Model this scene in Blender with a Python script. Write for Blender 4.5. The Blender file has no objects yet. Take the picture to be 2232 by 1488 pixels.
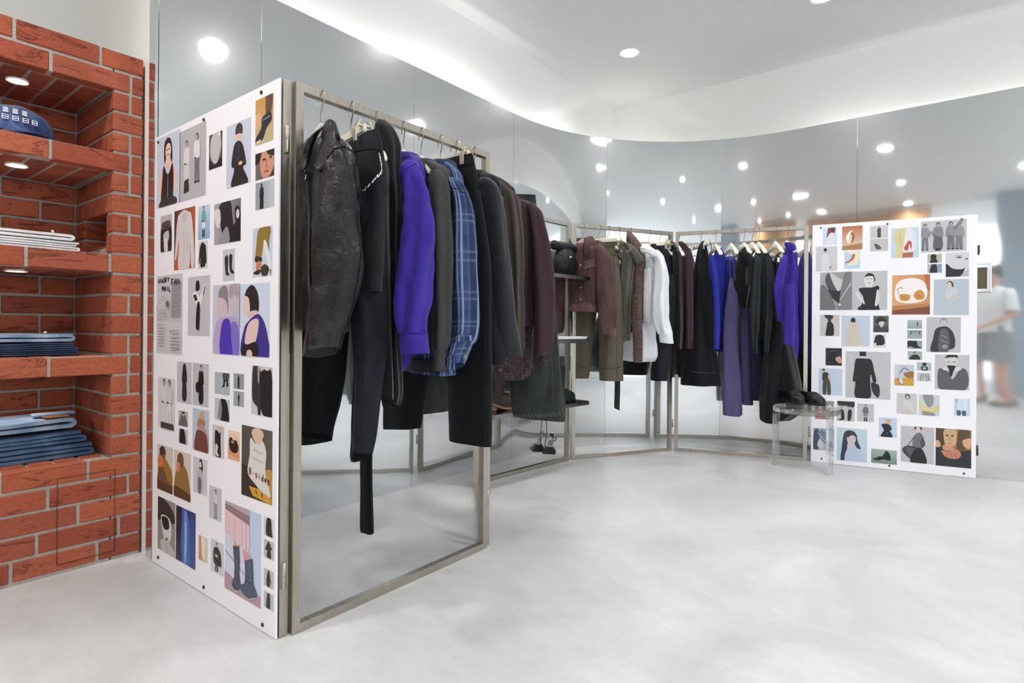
import bpy, bmesh, math, random
from math import sin, cos, pi, radians, sqrt, atan2, tan
from mathutils import Vector, noise, Matrix, geometry
S = bpy.context.scene
COL = S.collection
R = random.Random(7)
# ------------------------------------------------------------------ camera
TH, RO, FPX = 0.6684, 0.0077, 1263.0
CT, ST = cos(TH), sin(TH)
cam_d = bpy.data.cameras.new('camera')
cam = bpy.data.objects.new('camera', cam_d); COL.objects.link(cam)
cam_d.sensor_width = 36.0
cam_d.lens = 36.0*FPX/2232.0
cam_d.shift_y = -31.3/2232.0*1.0
cam_d.clip_start = 0.02
cam.location = (0, 0, 0.9)
cam.rotation_euler = (Matrix.Rotation(TH, 3, 'Z') @ Matrix.Rotation(pi/2, 3, 'X') @ Matrix.Rotation(RO, 3, 'Z')).to_euler()
S.camera = cam
# ------------------------------------------------------------------ view, world, lights
S.view_settings.view_transform = 'Standard'
S.view_settings.look = 'None'
S.view_settings.exposure = 0.30
S.view_settings.gamma = 1.0
S.view_settings.use_curve_mapping = False
S.cycles.use_denoising = True
S.cycles.max_bounces = 10
S.cycles.diffuse_bounces = 5
S.cycles.glossy_bounces = 6
S.cycles.transmission_bounces = 10
S.cycles.transparent_max_bounces = 10
S.cycles.sample_clamp_indirect = 0.0
S.cycles.blur_glossy = 0.0
W = bpy.data.worlds.new('world'); S.world = W
W.use_nodes = True
W.node_tree.nodes['Background'].inputs[0].default_value = (0.92, 0.96, 1.0, 1)
W.node_tree.nodes['Background'].inputs[1].default_value = 1.7
LAMP_W = 50.0
CEIL_Z = 2.855
LAMPS = [(-1.909, 3.739), (-0.69, 3.80), (-0.72, 1.87), (-0.72, 0.0), (-0.72, -1.75), (-1.9, 2.5), (0.55, 3.75), (0.55, 1.87), (0.55, 0.0), (0.55, -1.8),
         (1.8, 3.4), (1.8, 1.5), (1.8, -0.4), (-1.9, -1.5), (-1.9, 0.0)]

# ------------------------------------------------------------------ pixel rays of the reference frame -> places in the room
def ray(x, y):
    a, b = x-1116.0, y-744.0
    u = a*cos(RO)+b*sin(RO); v = -a*sin(RO)+b*cos(RO)+31.3
    l = u/FPX
    return Vector((l*CT-ST, l*ST+CT, -v/FPX))
def at_x(x, y, X):
    r = ray(x, y); t = X/r.x
    return Vector((X, r.y*t, .9+r.z*t))
def at_y(x, y, Y):
    r = ray(x, y); t = Y/r.y
    return Vector((r.x*t, Y, .9+r.z*t))
def at_z(x, y, Z):
    r = ray(x, y); t = (Z-.9)/r.z
    return Vector((r.x*t, r.y*t, Z))
def at_dep(x, y, d):
    r = ray(x, y)
    return Vector((r.x*d, r.y*d, .9+r.z*d))
def depth(p): return -p[0]*ST+p[1]*CT

# ------------------------------------------------------------------ materials
def lin(c):
    return c/12.92 if c <= .04045 else ((c+.055)/1.055)**2.4
def hexc(h, a=1.0):
    h = h.lstrip('#')
    return (lin(int(h[0:2], 16)/255), lin(int(h[2:4], 16)/255), lin(int(h[4:6], 16)/255), a)
class NT:
    def __init__(self, name):
        self.m = bpy.data.materials.new(name); self.m.use_nodes = True
        self.t = self.m.node_tree; self.b = self.t.nodes['Principled BSDF']
    def n(self, typ, **kw):
        nd = self.t.nodes.new(typ)
        for k, v in kw.items():
            if k.startswith('i_'):
                key = k[2:]
                key = int(key) if key.isdigit() else key.replace('_', ' ')
                nd.inputs[key].default_value = v
            else: setattr(nd, k, v)
        return nd
    def l(self, a, ao, b, bi): self.t.links.new(a.outputs[ao], b.inputs[bi])
    def set(self, **kw):
        for k, v in kw.items(): self.b.inputs[k.replace('_', ' ')].default_value = v
        return self
    def coord(self, which='Object', scale=(1, 1, 1), loc=(0, 0, 0), rnd=False, rot=(0, 0, 0)):
        tc = self.n('ShaderNodeTexCoord'); mp = self.n('ShaderNodeMapping')
        mp.inputs['Scale'].default_value = scale; mp.inputs['Location'].default_value = loc; mp.inputs['Rotation'].default_value = rot
        if rnd:
            oi = self.n('ShaderNodeObjectInfo'); ma = self.n('ShaderNodeVectorMath', operation='MULTIPLY_ADD')
            cb = self.n('ShaderNodeCombineXYZ')
            for i in range(3): self.l(oi, 'Random', cb, i)
            self.l(cb, 0, ma, 0); ma.inputs[1].default_value = (7.3, 5.1, 9.7); self.l(tc, which, ma, 2); self.l(ma, 0, mp, 'Vector')
        else: self.l(tc, which, mp, 'Vector')
        return mp
    def noise(self, vec, scale, detail=3, rough=.5, dist=0):
        nd = self.n('ShaderNodeTexNoise'); nd.inputs['Scale'].default_value = scale
        nd.inputs['Detail'].default_value = detail; nd.inputs['Roughness'].default_value = rough; nd.inputs['Distortion'].default_value = dist
        self.l(vec, 0, nd, 'Vector'); return nd
    def ramp(self, src, so, stops):
        r = self.n('ShaderNodeValToRGB'); e = r.color_ramp.elements
        while len(e) < len(stops): e.new(.5)
        for el, (p, c) in zip(e, stops): el.position = p; el.color = c if len(c) == 4 else (*c, 1)
        self.l(src, so, r, 'Fac'); return r
    def bump(self, src, so, strength, dist, prev=None):
        b = self.n('ShaderNodeBump'); b.inputs['Strength'].default_value = strength; b.inputs['Distance'].default_value = dist
        self.l(src, so, b, 'Height')
        if prev: self.l(prev, 0, b, 'Normal')
        return b
    def out_normal(self, b): self.l(b, 0, self.b, 'Normal')
    def mix(self, fac, fo, a, b):
        m = self.n('ShaderNodeMix', data_type='RGBA')
        if fac is None: m.inputs['Factor'].default_value = fo
        else: self.l(fac, fo, m, 'Factor')
        for s, k in ((a, 6), (b, 7)):
            if isinstance(s, tuple) and not isinstance(s[0], bpy.types.Node): m.inputs[k].default_value = s
            else: self.l(s[0], s[1], m, k)
        return m
def plain(name, col, rough=.5, metal=0, **kw):
    t = NT(name); t.set(Base_Color=hexc(col), Roughness=rough, Metallic=metal, **kw); return t.m
def shade(col, k):
    return tuple(min(1, c*k) for c in col[:3])+(1,)
def fabric(name, col, rough=.85, weave=900, wb=.25, wr=.5, var=.25, wrs=9, sheen=.06, wdist=.012, stretch=.35, spec=.22):
    """woven cloth: slight colour mottling, soft creases and a fine weave"""
    t = NT(name); c = hexc(col); t.set(Roughness=rough, Sheen_Weight=sheen, Specular_IOR_Level=spec)
    o = t.coord('Object')
    n1 = t.noise(o, 60, 4, .7)
    r = t.ramp(n1, 'Fac', [(.3, shade(c, 1-var)), (.7, shade(c, 1+var))]); t.l(r, 0, t.b, 'Base Color')
    o2 = t.coord('Object', (1, 1, stretch))
    n2 = t.noise(o2, wrs, 3, .5, .6); b = t.bump(n2, 'Fac', wr, wdist)
    n3 = t.noise(o, weave, 2, .6); b2 = t.bump(n3, 'Fac', wb, .002, b); t.out_normal(b2)
    return t.m
def denim(name, col, light, rough=.8, fade=.5, scale=14):
    t = NT(name); t.set(Roughness=rough, Sheen_Weight=.03, Specular_IOR_Level=.2)
    o = t.coord('Object'); os = t.coord('Object', (1, 1, .3))
    n1 = t.noise(os, scale, 4, .6, .4); n2 = t.noise(o, 500, 3, .8)
    r1 = t.ramp(n1, 'Fac', [(.35, (0, 0, 0)), (.75, (fade, fade, fade))])
    m = t.mix(r1, 0, hexc(col), hexc(light))
    r2 = t.ramp(n2, 'Fac', [(.3, (.7, .7, .7)), (.7, (1.2, 1.2, 1.2))])
    mm = t.n('ShaderNodeMix', data_type='RGBA', blend_type='MULTIPLY'); mm.inputs['Factor'].default_value = .8
    t.l(m, 2, mm, 6); t.l(r2, 0, mm, 7); t.l(mm, 2, t.b, 'Base Color')
    b = t.bump(n1, 'Fac', .35, .012); b2 = t.bump(n2, 'Fac', .3, .002, b); t.out_normal(b2)
    return t.m
def knit(name, col, period=.009, rough=.95, depth_=.006, axis=0, var=.4):
    """rib knit: ridges run along the tube (UV u)"""
    t = NT(name); c = hexc(col); t.set(Roughness=rough, Sheen_Weight=.04, Specular_IOR_Level=.15)
    uv = t.coord('UV'); w = t.n('ShaderNodeTexWave', wave_type='BANDS', bands_direction='X')
    w.inputs['Scale'].default_value = 0.314/period; w.inputs['Distortion'].default_value = .6; w.inputs['Detail'].default_value = 2; t.l(uv, 0, w, 'Vector')
    o = t.coord('Object'); n = t.noise(o, 250, 3, .7)
    r = t.ramp(w, 'Fac', [(.1, shade(c, 1-var)), (.7, shade(c, 1+var*.4))])
    r2 = t.ramp(n, 'Fac', [(.3, (.75, .75, .75)), (.7, (1.15, 1.15, 1.15))])
    mm = t.n('ShaderNodeMix', data_type='RGBA', blend_type='MULTIPLY'); mm.inputs['Factor'].default_value = 1
    t.l(r, 0, mm, 6); t.l(r2, 0, mm, 7); t.l(mm, 2, t.b, 'Base Color')
    b = t.bump(w, 'Fac', .8, depth_); b2 = t.bump(n, 'Fac', .5, .004, b); t.out_normal(b2)
    return t.m
def plaid(name, base, light, dark, period=.075, su=1.0):
    t = NT(name); t.set(Roughness=.85, Sheen_Weight=.05, Specular_IOR_Level=.2)
    uv = t.n('ShaderNodeTexCoord'); sp = t.n('ShaderNodeSeparateXYZ'); t.l(uv, 'UV', sp, 0)
    cur = None
    def band(ax, offs, width, per=period):
        m1 = t.n('ShaderNodeMath', operation='MULTIPLY_ADD'); t.l(sp, ax, m1, 0); m1.inputs[1].default_value = 1/per; m1.inputs[2].default_value = offs+50
        fr = t.n('ShaderNodeMath', operation='FRACT'); t.l(m1, 0, fr, 0)
        s = t.n('ShaderNodeMath', operation='LESS_THAN'); t.l(fr, 0, s, 0); s.inputs[1].default_value = width
        return s
    def mixc(prev, fac, col, amt):
        m = t.n('ShaderNodeMix', data_type='RGBA'); f = t.n('ShaderNodeMath', operation='MULTIPLY'); t.l(fac, 0, f, 0); f.inputs[1].default_value = amt
        t.l(f, 0, m, 'Factor')
        if isinstance(prev, tuple): m.inputs[6].default_value = prev
        else: t.l(prev, 2, m, 6)
        m.inputs[7].default_value = col; return m
    cur = hexc(base)
    for ax, offs, wd, cl, am in ((0, .0, .3, hexc(dark), .55), (1, .1, .25, hexc(dark), .35), (0, .55, .09, hexc(light), .85), (0, .75, .09, hexc(light), .85),
                                 (1, .5, .07, hexc(light), .22), (1, .7, .07, hexc(light), .22)):
        cur = mixc(cur, band(ax, offs, wd), cl, am)
    o = t.coord('Object'); n = t.noise(o, 420, 3, .8)
    r2 = t.ramp(n, 'Fac', [(.3, (.6, .6, .6)), (.7, (1.3, 1.3, 1.3))])
    mm = t.n('ShaderNodeMix', data_type='RGBA', blend_type='MULTIPLY'); mm.inputs['Factor'].default_value = .9
    t.l(cur, 2, mm, 6); t.l(r2, 0, mm, 7); t.l(mm, 2, t.b, 'Base Color')
    o2 = t.coord('Object', (1, 1, .35)); n2 = t.noise(o2, 10, 3, .5, .5)
    b = t.bump(n2, 'Fac', .4, .012); b2 = t.bump(n, 'Fac', .3, .002, b); t.out_normal(b2)
    return t.m
def leather(name, col, rough=.36, bscale=26):
    t = NT(name); c = hexc(col); t.set(Coat_Weight=.10, Coat_Roughness=.2, Specular_IOR_Level=.28)
    o = t.coord('Object'); n1 = t.noise(o, bscale, 5, .62, 1.2); n0 = t.noise(t.coord('Object', (1, 1, .45)), 7, 3, .5, .5)
    r = t.ramp(n1, 'Fac', [(.35, shade(c, .75)), (.7, shade(c, 1.5))]); t.l(r, 0, t.b, 'Base Color')
    rr = t.ramp(n1, 'Fac', [(.3, (rough-.1,)*3), (.75, (rough+.14,)*3)]); t.l(rr, 0, t.b, 'Roughness')
    v = t.n('ShaderNodeTexVoronoi', feature='DISTANCE_TO_EDGE'); v.inputs['Scale'].default_value = 130; t.l(o, 0, v, 'Vector')
    b0 = t.bump(n0, 'Fac', .6, .02); b = t.bump(n1, 'Fac', .55, .011, b0); b2 = t.bump(v, 'Distance', .15, .004, b); t.out_normal(b2)
    return t.m
def steel(name, col, rough=.28, brush=True, metal=1.0):
    t = NT(name); t.set(Metallic=metal, Base_Color=hexc(col))
    o = t.coord('Object', (160, 160, 9)); n = t.noise(o, 1.0, 3, .6)
    r = t.ramp(n, 'Fac', [(.3, (rough-.04,)*3), (.7, (rough+.06,)*3)]); t.l(r, 0, t.b, 'Roughness')
    c = hexc(col); r2 = t.ramp(n, 'Fac', [(.3, shade(c, .93)), (.7, shade(c, 1.05))]); t.l(r2, 0, t.b, 'Base Color')
    return t.m
M = {}
# polished sheet: stainless mirror cladding
t = NT('mirror_sheet'); t.set(Metallic=1.0, Base_Color=(.76, .78, .79, 1))
o = t.coord('Object'); n = t.noise(o, 1.1, 3, .6); r = t.ramp(n, 'Fac', [(.3, (.03,)*3), (.7, (.06,)*3)]); t.l(r, 0, t.b, 'Roughness')
hz = t.n('ShaderNodeBsdfAnisotropic') if hasattr(bpy.types, 'ShaderNodeBsdfAnisotropic') else t.n('ShaderNodeBsdfGlossy')
hz.inputs['Color'].default_value = (.80, .82, .83, 1); hz.inputs['Roughness'].default_value = .24
ms = t.n('ShaderNodeMixShader'); ms.inputs[0].default_value = .2
t.l(t.b, 0, ms, 1); t.l(hz, 0, ms, 2)
t.l(ms, 0, [x for x in t.t.nodes if x.type == 'OUTPUT_MATERIAL'][0], 0)
M['mirror'] = t.m
t = NT('wall_paint'); t.set(Base_Color=hexc('f1f1ee'), Roughness=.7)
o = t.coord('Object'); n = t.noise(o, 180, 2, .5); t.out_normal(t.bump(n, 'Fac', .08, .002)); M['paint'] = t.m
t = NT('ceiling_paint'); t.set(Base_Color=hexc('e4e5e4'), Roughness=.8)
o = t.coord('Object'); n = t.noise(o, 150, 2, .5); t.out_normal(t.bump(n, 'Fac', .06, .002)); M['ceil'] = t.m
# trowelled cement floor
t = NT('cement_floor'); t.set(Specular_IOR_Level=.35)
o = t.coord('Object'); n1 = t.noise(o, 1.3, 5, .6, .8); n2 = t.noise(t.coord('Object', (1, 2.2, 1), rot=(0, 0, .7)), 6, 6, .7, .6); n3 = t.noise(o, 240, 3, .7)
r1 = t.ramp(n1, 'Fac', [(.3, hexc('b3b4b4')), (.55, hexc('c4c5c6')), (.75, hexc('cfd0d2'))])
r2 = t.ramp(n2, 'Fac', [(.3, (.90, .90, .895)), (.62, (1.0, 1.0, 1.0)), (.8, (1.03, 1.03, 1.03))])
mm = t.n('ShaderNodeMix', data_type='RGBA', blend_type='MULTIPLY'); mm.inputs['Factor'].default_value = .9
t.l(r1, 0, mm, 6); t.l(r2, 0, mm, 7)
r3 = t.ramp(n3, 'Fac', [(.25, (.93, .93, .93)), (.6, (1.0, 1.0, 1.0))])
m2 = t.n('ShaderNodeMix', data_type='RGBA', blend_type='MULTIPLY'); m2.inputs['Factor'].default_value = .7
t.l(mm, 2, m2, 6); t.l(r3, 0, m2, 7); t.l(m2, 2, t.b, 'Base Color')
rr = t.ramp(n2, 'Fac', [(.3, (.36,)*3), (.7, (.52,)*3)]); t.l(rr, 0, t.b, 'Roughness')
t.out_normal(t.bump(n2, 'Fac', .06, .006, t.bump(n3, 'Fac', .1, .001))); M['floor'] = t.m
M['tube'] = steel('satin_steel', 'b4ada2', .30)
M['chrome'] = plain('chrome', 'dadcde', .12, 1.0)
M['nickel'] = plain('nickel', 'b9b4aa', .25, 1.0)
M['dark_metal'] = plain('dark_metal', '4a4744', .4, 1.0)
M['board'] = plain('white_board', 'eeedf3', .45)
t = NT('hanger_cream'); t.set(Base_Color=hexc('e3dfcc'), Roughness=.45, Subsurface_Weight=.05); M['cream'] = t.m
M['lens'] = NT('lamp_lens').m
bb = M['lens'].node_tree.nodes['Principled BSDF']; bb.inputs['Emission Color'].default_value = (1, .985, .95, 1); bb.inputs['Emission Strength'].default_value = 26.0
M['white_trim'] = plain('white_trim', 'f0efec', .4)

# ------------------------------------------------------------------ object helpers
def link(o, parent=None):
    COL.objects.link(o)
    if parent is not None: o.parent = parent
    return o
def tag(o, label=None, cat=None, group=None, kind=None):
    if label: o['label'] = label
    if cat: o['category'] = cat
    if group: o['group'] = group
    if kind: o['kind'] = kind
    return o
def thing(name, label, cat, loc=(0, 0, 0), rotz=0.0, group=None):
    o = bpy.data.objects.new(name, None); o.empty_display_size = .05
    o.location = loc; o.rotation_euler = (0, 0, rotz); link(o)
    return tag(o, label, cat, group)
class MB:
    """collects geometry; build() links it as one mesh object"""
    def __init__(s): s.v = []; s.f = []; s.m = []; s.uv = {}
    def add(s, vs, fs, mi=0):
        k = len(s.v); s.v += [tuple(p) for p in vs]
        for f in fs: s.f.append([i+k for i in f]); s.m.append(mi)
        return k
    def box(s, c, d, rot=None, mi=0, ch=0.0):
        hx, hy, hz = d[0]/2, d[1]/2, d[2]/2
        if ch <= 0:
            vs = [Vector((x*hx, y*hy, z*hz)) for z in (-1, 1) for y in (-1, 1) for x in (-1, 1)]
            fs = [(0, 2, 3, 1), (4, 5, 7, 6), (0, 1, 5, 4), (2, 6, 7, 3), (0, 4, 6, 2), (1, 3, 7, 5)]
        else:
            vs = []; fs = []; idx = {}
            for z in (-1, 1):
                for y in (-1, 1):
                    for x in (-1, 1):
                        for ax in range(3):
                            p = [x*(hx-ch), y*(hy-ch), z*(hz-ch)]
                            p[ax] = (x, y, z)[ax]*(hx, hy, hz)[ax]
                            idx[(x, y, z, ax)] = len(vs); vs.append(Vector(p))
            I = lambda x, y, z, a: idx[(x, y, z, a)]
            for sgn in (-1, 1):
                fs.append([I(sgn, a, b, 0) for a, b in ((-1, -1), (1, -1), (1, 1), (-1, 1))])
                fs.append([I(a, sgn, b, 1) for a, b in ((-1, -1), (1, -1), (1, 1), (-1, 1))])
                fs.append([I(a, b, sgn, 2) for a, b in ((-1, -1), (1, -1), (1, 1), (-1, 1))])
            for a in (-1, 1):
                for b in (-1, 1):
                    fs.append([I(a, b, -1, 0), I(a, b, 1, 0), I(a, b, 1, 1), I(a, b, -1, 1)])
                    fs.append([I(a, -1, b, 0), I(a, 1, b, 0), I(a, 1, b, 2), I(a, -1, b, 2)])
                    fs.append([I(-1, a, b, 1), I(1, a, b, 1), I(1, a, b, 2), I(-1, a, b, 2)])
            for x in (-1, 1):
                for y in (-1, 1):
                    for z in (-1, 1): fs.append([I(x, y, z, 0), I(x, y, z, 1), I(x, y, z, 2)])
        if rot is not None: vs = [rot @ p for p in vs]
        cv = Vector(c)
        s.add([p+cv for p in vs], fs, mi); return s
    def tube(s, pts, r, n=8, closed=False, mi=0, caps=True):
        pts = [Vector(p) for p in pts]; N = len(pts); rings = []
        rr = r if isinstance(r, (list, tuple)) else [r]*N
        prev = None
        for i, p in enumerate(pts):
            if closed: tg = (pts[(i+1) % N]-pts[i-1]).normalized()
            else: tg = (pts[min(i+1, N-1)]-pts[max(i-1, 0)]).normalized()
            if prev is None:
                a = tg.orthogonal().normalized()
            else:
                a = prev-tg*prev.dot(tg)
                a = a.normalized() if a.length > 1e-6 else tg.orthogonal().normalized()
            prev = a; b = tg.cross(a)
            rings.append([p+(a*cos(2*pi*k/n)+b*sin(2*pi*k/n))*rr[i] for k in range(n)])
        s.loft(rings, cap=caps and not closed, wrap=closed, mi=mi); return s
    def loft(s, rings, cap=True, wrap=False, mi=0, closed=True, capends=(True, True)):
        n = len(rings[0]); vs = [p for r in rings for p in r]; fs = []
        L = len(rings)
        for i in range(L if wrap else L-1):
            j = (i+1) % L
            for k in range(n if closed else n-1):
                k2 = (k+1) % n
                fs.append((i*n+k, i*n+k2, j*n+k2, j*n+k))
        if cap and not wrap:
            if capends[0]: fs.append(tuple(reversed(range(n))))
            if capends[1]: fs.append(tuple((L-1)*n+k for k in range(n)))
        return s.add(vs, fs, mi)
    def lathe(s, prof, c=(0, 0, 0), n=20, mi=0, cap=False):
        cv = Vector(c)
        s.loft([[cv+Vector((r*cos(2*pi*k/n), r*sin(2*pi*k/n), z)) for k in range(n)] for r, z in prof], cap=cap, mi=mi); return s
    def prism(s, poly, off, mi=0):
        n = len(poly); off = Vector(off); a = [Vector(p) for p in poly]
        s.add(a+[p+off for p in a], [tuple(range(n)), tuple(reversed(range(n, 2*n)))]+[(i, i+n, (i+1) % n+n, (i+1) % n) for i in range(n)], mi); return s
    def mesh(s, name, mats, smooth=True, angle=None, uvs=None, fix=True):
        me = bpy.data.meshes.new(name); me.from_pydata(s.v, [], s.f)
        for m in (mats if isinstance(mats, (list, tuple)) else [mats]): me.materials.append(m)
        if any(s.m): me.polygons.foreach_set('material_index', s.m)
        if fix:
            bm = bmesh.new(); bm.from_mesh(me); bmesh.ops.recalc_face_normals(bm, faces=bm.faces); bm.to_mesh(me); bm.free()
        me.polygons.foreach_set('use_smooth', [smooth]*len(me.polygons))
        if smooth and angle: me.set_sharp_from_angle(angle=radians(angle))
        me.update(); return me
    def build(s, name, mats, parent=None, smooth=True, angle=40, label=None, kind=None, origin=None):
        if origin is not None:
            ov = Vector(origin); s.v = [tuple(Vector(p)-ov) for p in s.v]
        o = bpy.data.objects.new(name, s.mesh(name, mats, smooth, angle)); link(o, parent)
        return tag(o, label, None, None, kind)
def cr(p0, p1, p2, p3, t):
    return .5*((2*p1)+(-p0+p2)*t+(2*p0-5*p1+4*p2-p3)*t*t+(-p0+3*p1-3*p2+p3)*t**3)
def spline(pts, n, closed=False):
    """Catmull-Rom through pts (tuples), n samples per span"""
    P = [Vector(p) for p in pts]; out = []; N = len(P)
    for i in range(N if closed else N-1):
        a, b, c, d = (P[(i-1) % N], P[i], P[(i+1) % N], P[(i+2) % N]) if closed else (P[max(i-1, 0)], P[i], P[i+1], P[min(i+2, N-1)])
        for k in range(n): out.append(cr(a, b, c, d, k/n))
    if not closed: out.append(P[-1])
    return out
def keys_at(keys, u):
    N = len(keys)-1; x = u*N; i = min(int(x), N-1); t = x-i
    a, b, c, d = keys[max(i-1, 0)], keys[i], keys[i+1], keys[min(i+2, N)]
    return [cr(a[k], b[k], c[k], d[k], t) for k in range(len(b))]
# ------------------------------------------------------------------ the room
def struct(name, mb, mat, parent=None, smooth=False):
    o = mb.build(name, mat, parent, smooth=smooth, angle=None)
    if parent is None: o['kind'] = 'structure'
    return o
XW, YB, RC = -2.447, 4.59, 1.46          # polished cladding: left run, back run, corner radius
ZM = 2.357
b = MB(); b.box((.6, .2, -.05), (8.4, 10.4, .1)); struct('floor', b, M['floor'])
b = MB(); b.box((.6, .2, CEIL_Z+.05), (8.4, 10.4, .1)); struct('ceiling', b, M['ceil'])
b = MB(); b.box((-2.61, 2.83, CEIL_Z/2), (.2, 3.86, CEIL_Z)); struct('wall_left', b, M['paint'])
b = MB(); b.box((1.0, 4.75, CEIL_Z/2), (7.02, .2, CEIL_Z)); struct('wall_back', b, M['paint'])
b = MB(); b.box((-3.35, -1.9, CEIL_Z/2), (.1, 6.0, CEIL_Z)); struct('wall_far_left', b, M['paint'])
b = MB(); b.box((-2.98, .95, CEIL_Z/2), (.7, .08, CEIL_Z)); struct('wall_nib', b, M['paint'])
# the right-hand side is the open shopfront: white piers and a lintel, daylight-bright mall beyond
b = MB(); b.box((4.3, 3.9, CEIL_Z/2), (.1, 1.6, CEIL_Z)); struct('wall_right', b, M['paint'])
t = NT('oak_veneer'); o = t.coord('Object', (1, 1, .12)); n = t.noise(o, 14, 5, .6, .5)
r = t.ramp(n, 'Fac', [(.3, hexc('9a6f46')), (.7, hexc('bd9263'))]); t.l(r, 0, t.b, 'Base Color'); t.set(Roughness=.5); M['oak'] = t.m
# oak-faced bulkhead and blue-grey pier at the camera's end of the shop, seen in the polished wall
b = MB(); b.box((-1.35, -2.1, 1.4), (1.75, .3, 2.8)); struct('trim_1', b, M['oak'])
b = MB(); b.box((.75, -2.0, CEIL_Z/2), (.8, .8, CEIL_Z)); struct('trim_2', b, plain('blue_grey_paint', '8fa0ad', .6))

def wall_path(s):
    """arc length from the left run's near end -> (point, outward normal into the room)"""
    a = (YB-RC)-.9; L = RC*pi/2
    if s < a: return Vector((XW, .9+s, 0)), Vector((1, 0, 0))
    if s < a+L:
        an = (s-a)/RC; c = Vector((XW+RC, YB-RC, 0))
        nrm = Vector((cos(an), -sin(an), 0)); return c-nrm*RC, nrm
    return Vector((XW+RC+(s-a-L), YB, 0)), Vector((0, -1, 0))
def sheet_wave(s, z):
    """oil-canning of the thin sheet"""
    e = min(z, ZM-z); edge = math.exp(-(max(0, ZM-z)/.16)**2)
    w = 1.9*.0016*noise.noise((s*1.1, z*.9, 3.1))+1.8*.00085*noise.noise((s*2.9, z*1.7, 8.4))+1.4*.00022*noise.noise((s*5.5, z*6.5, 1.7))
    w += edge*.0009*noise.noise((s*6.5, z*3.0, 5.5))+.0005*math.exp(-(z/.3)**2)*noise.noise((s*4.0, z*9.0, 2.2))
    return w
mw = thing('wall_mirror', None, None); mw['kind'] = 'structure'
a_ = (YB-RC)-.9
seams = [0, 1.308-.9, 2.2-.9, 3.1-.9, 3.995-.9, 4.894-.9, a_+RC*pi/2+(-.613+.987), a_+RC*pi/2+(.29+.987), a_+RC*pi/2+(1.19+.987), a_+RC*pi/2+(2.9+.987)]
for i in range(len(seams)-1):
    s0, s1 = seams[i]+.0008, seams[i+1]-.0008
    ns = max(6, int((s1-s0)/.035)); nz = 60; front = []; back = []
    for k in range(ns+1):
        s = s0+(s1-s0)*k/ns; p, nr = wall_path(s)
        front.append([p+nr*(sheet_wave(s, ZM*j/nz))+Vector((0, 0, ZM*j/nz)) for j in range(nz+1)])
        back.append([p-nr*.012+Vector((0, 0, ZM*j/nz)) for j in range(nz+1)])
    rings = [f+list(reversed(bk)) for f, bk in zip(front, back)]
    b = MB(); b.loft(rings, cap=True); b.build('mirror_panel', M['mirror'], mw, smooth=True, angle=40)
# polished return at the near end of the cladding, the white end face beside it
b = MB(); b.box((XW-.0295, .893, ZM/2), (.057, .010, ZM)); b.build('mirror_return', M['mirror'], mw, smooth=False, angle=None)
b = MB(); b.box((XW-.088, .896, ZM/2+.3), (.05, .006, ZM+.6)); b.build('edge_strip', M['white_trim'], mw, smooth=False, angle=None)

# ------------------------------------------------------------------ ceiling downlights
def downlight(x, y, z, rad, watts, label, group, size=2.5, warm=(1, .985, .95), name='downlight', spot=150):
    t = thing(name, label, 'downlight', (x, y, z), 0, group)
    b = MB(); b.lathe([(rad*1.0, -.001), (rad*1.28, -.004), (rad*1.33, -.0), (rad*1.33, .004)], n=28); b.lathe([(rad*1.0, -.001), (rad*.97, .004), (rad*.97, .01)], n=28)
    b.build('trim_ring', M['white_trim'], t)
    b = MB(); b.lathe([(0.0005, -.0025), (rad*.985, -.0025)], n=28, cap=False); b.build('lens', M['lens'], t)
    ld = bpy.data.lights.new('lamp', 'SPOT'); ld.energy = watts; ld.color = warm; ld.spot_size = radians(spot); ld.spot_blend = .9; ld.shadow_soft_size = rad*1.5
    lo = bpy.data.objects.new('lamp', ld); lo.location = (0, 0, -.012); link(lo, t)
    return t
for i, (x, y) in enumerate(LAMPS):
    lab = ('round white ceiling downlight, glowing, nearest the wall corner' if i == 0 else
           'round white ceiling downlight at the top edge of the photo' if i == 1 else
           'round ceiling downlight of the shop floor, outside the view but mirrored in the polished wall')
    downlight(x, y, CEIL_Z, .055, LAMP_W*{(-1.9, 0.0): 2.0, (-1.9, 2.5): 0.8}.get((x, y), 1), lab, 'ceiling downlights')

# concealed light strips standing on the top edge of the cladding, washing the plaster above it
def cove(x, y, L, rot, watts, k):
    t = MB(); t.box((0, 0, 0), (L, .028, .010)); o = struct('trim_%d' % k, t, M['white_trim']); o.location = (x, y, ZM-.20); o.rotation_euler = (0, 0, rot)
    ld = bpy.data.lights.new('cove_strip', 'AREA'); ld.shape = 'RECTANGLE'; ld.size = L-.02; ld.size_y = .026; ld.energy = watts; ld.color = (1, .99, .96)
    lo = bpy.data.objects.new('cove_strip', ld); lo.location = (0, 0, .008); lo.rotation_euler = (pi, 0, 0); link(lo, o)
cove(-2.484, 2.05, 2.2, pi/2, 3.2, 3)
cove(.9, 4.622, 3.6, 0, 1.9, 4)
cove(-2.33, 4.43, .62, pi*.25, 1.1, 5)
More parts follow.
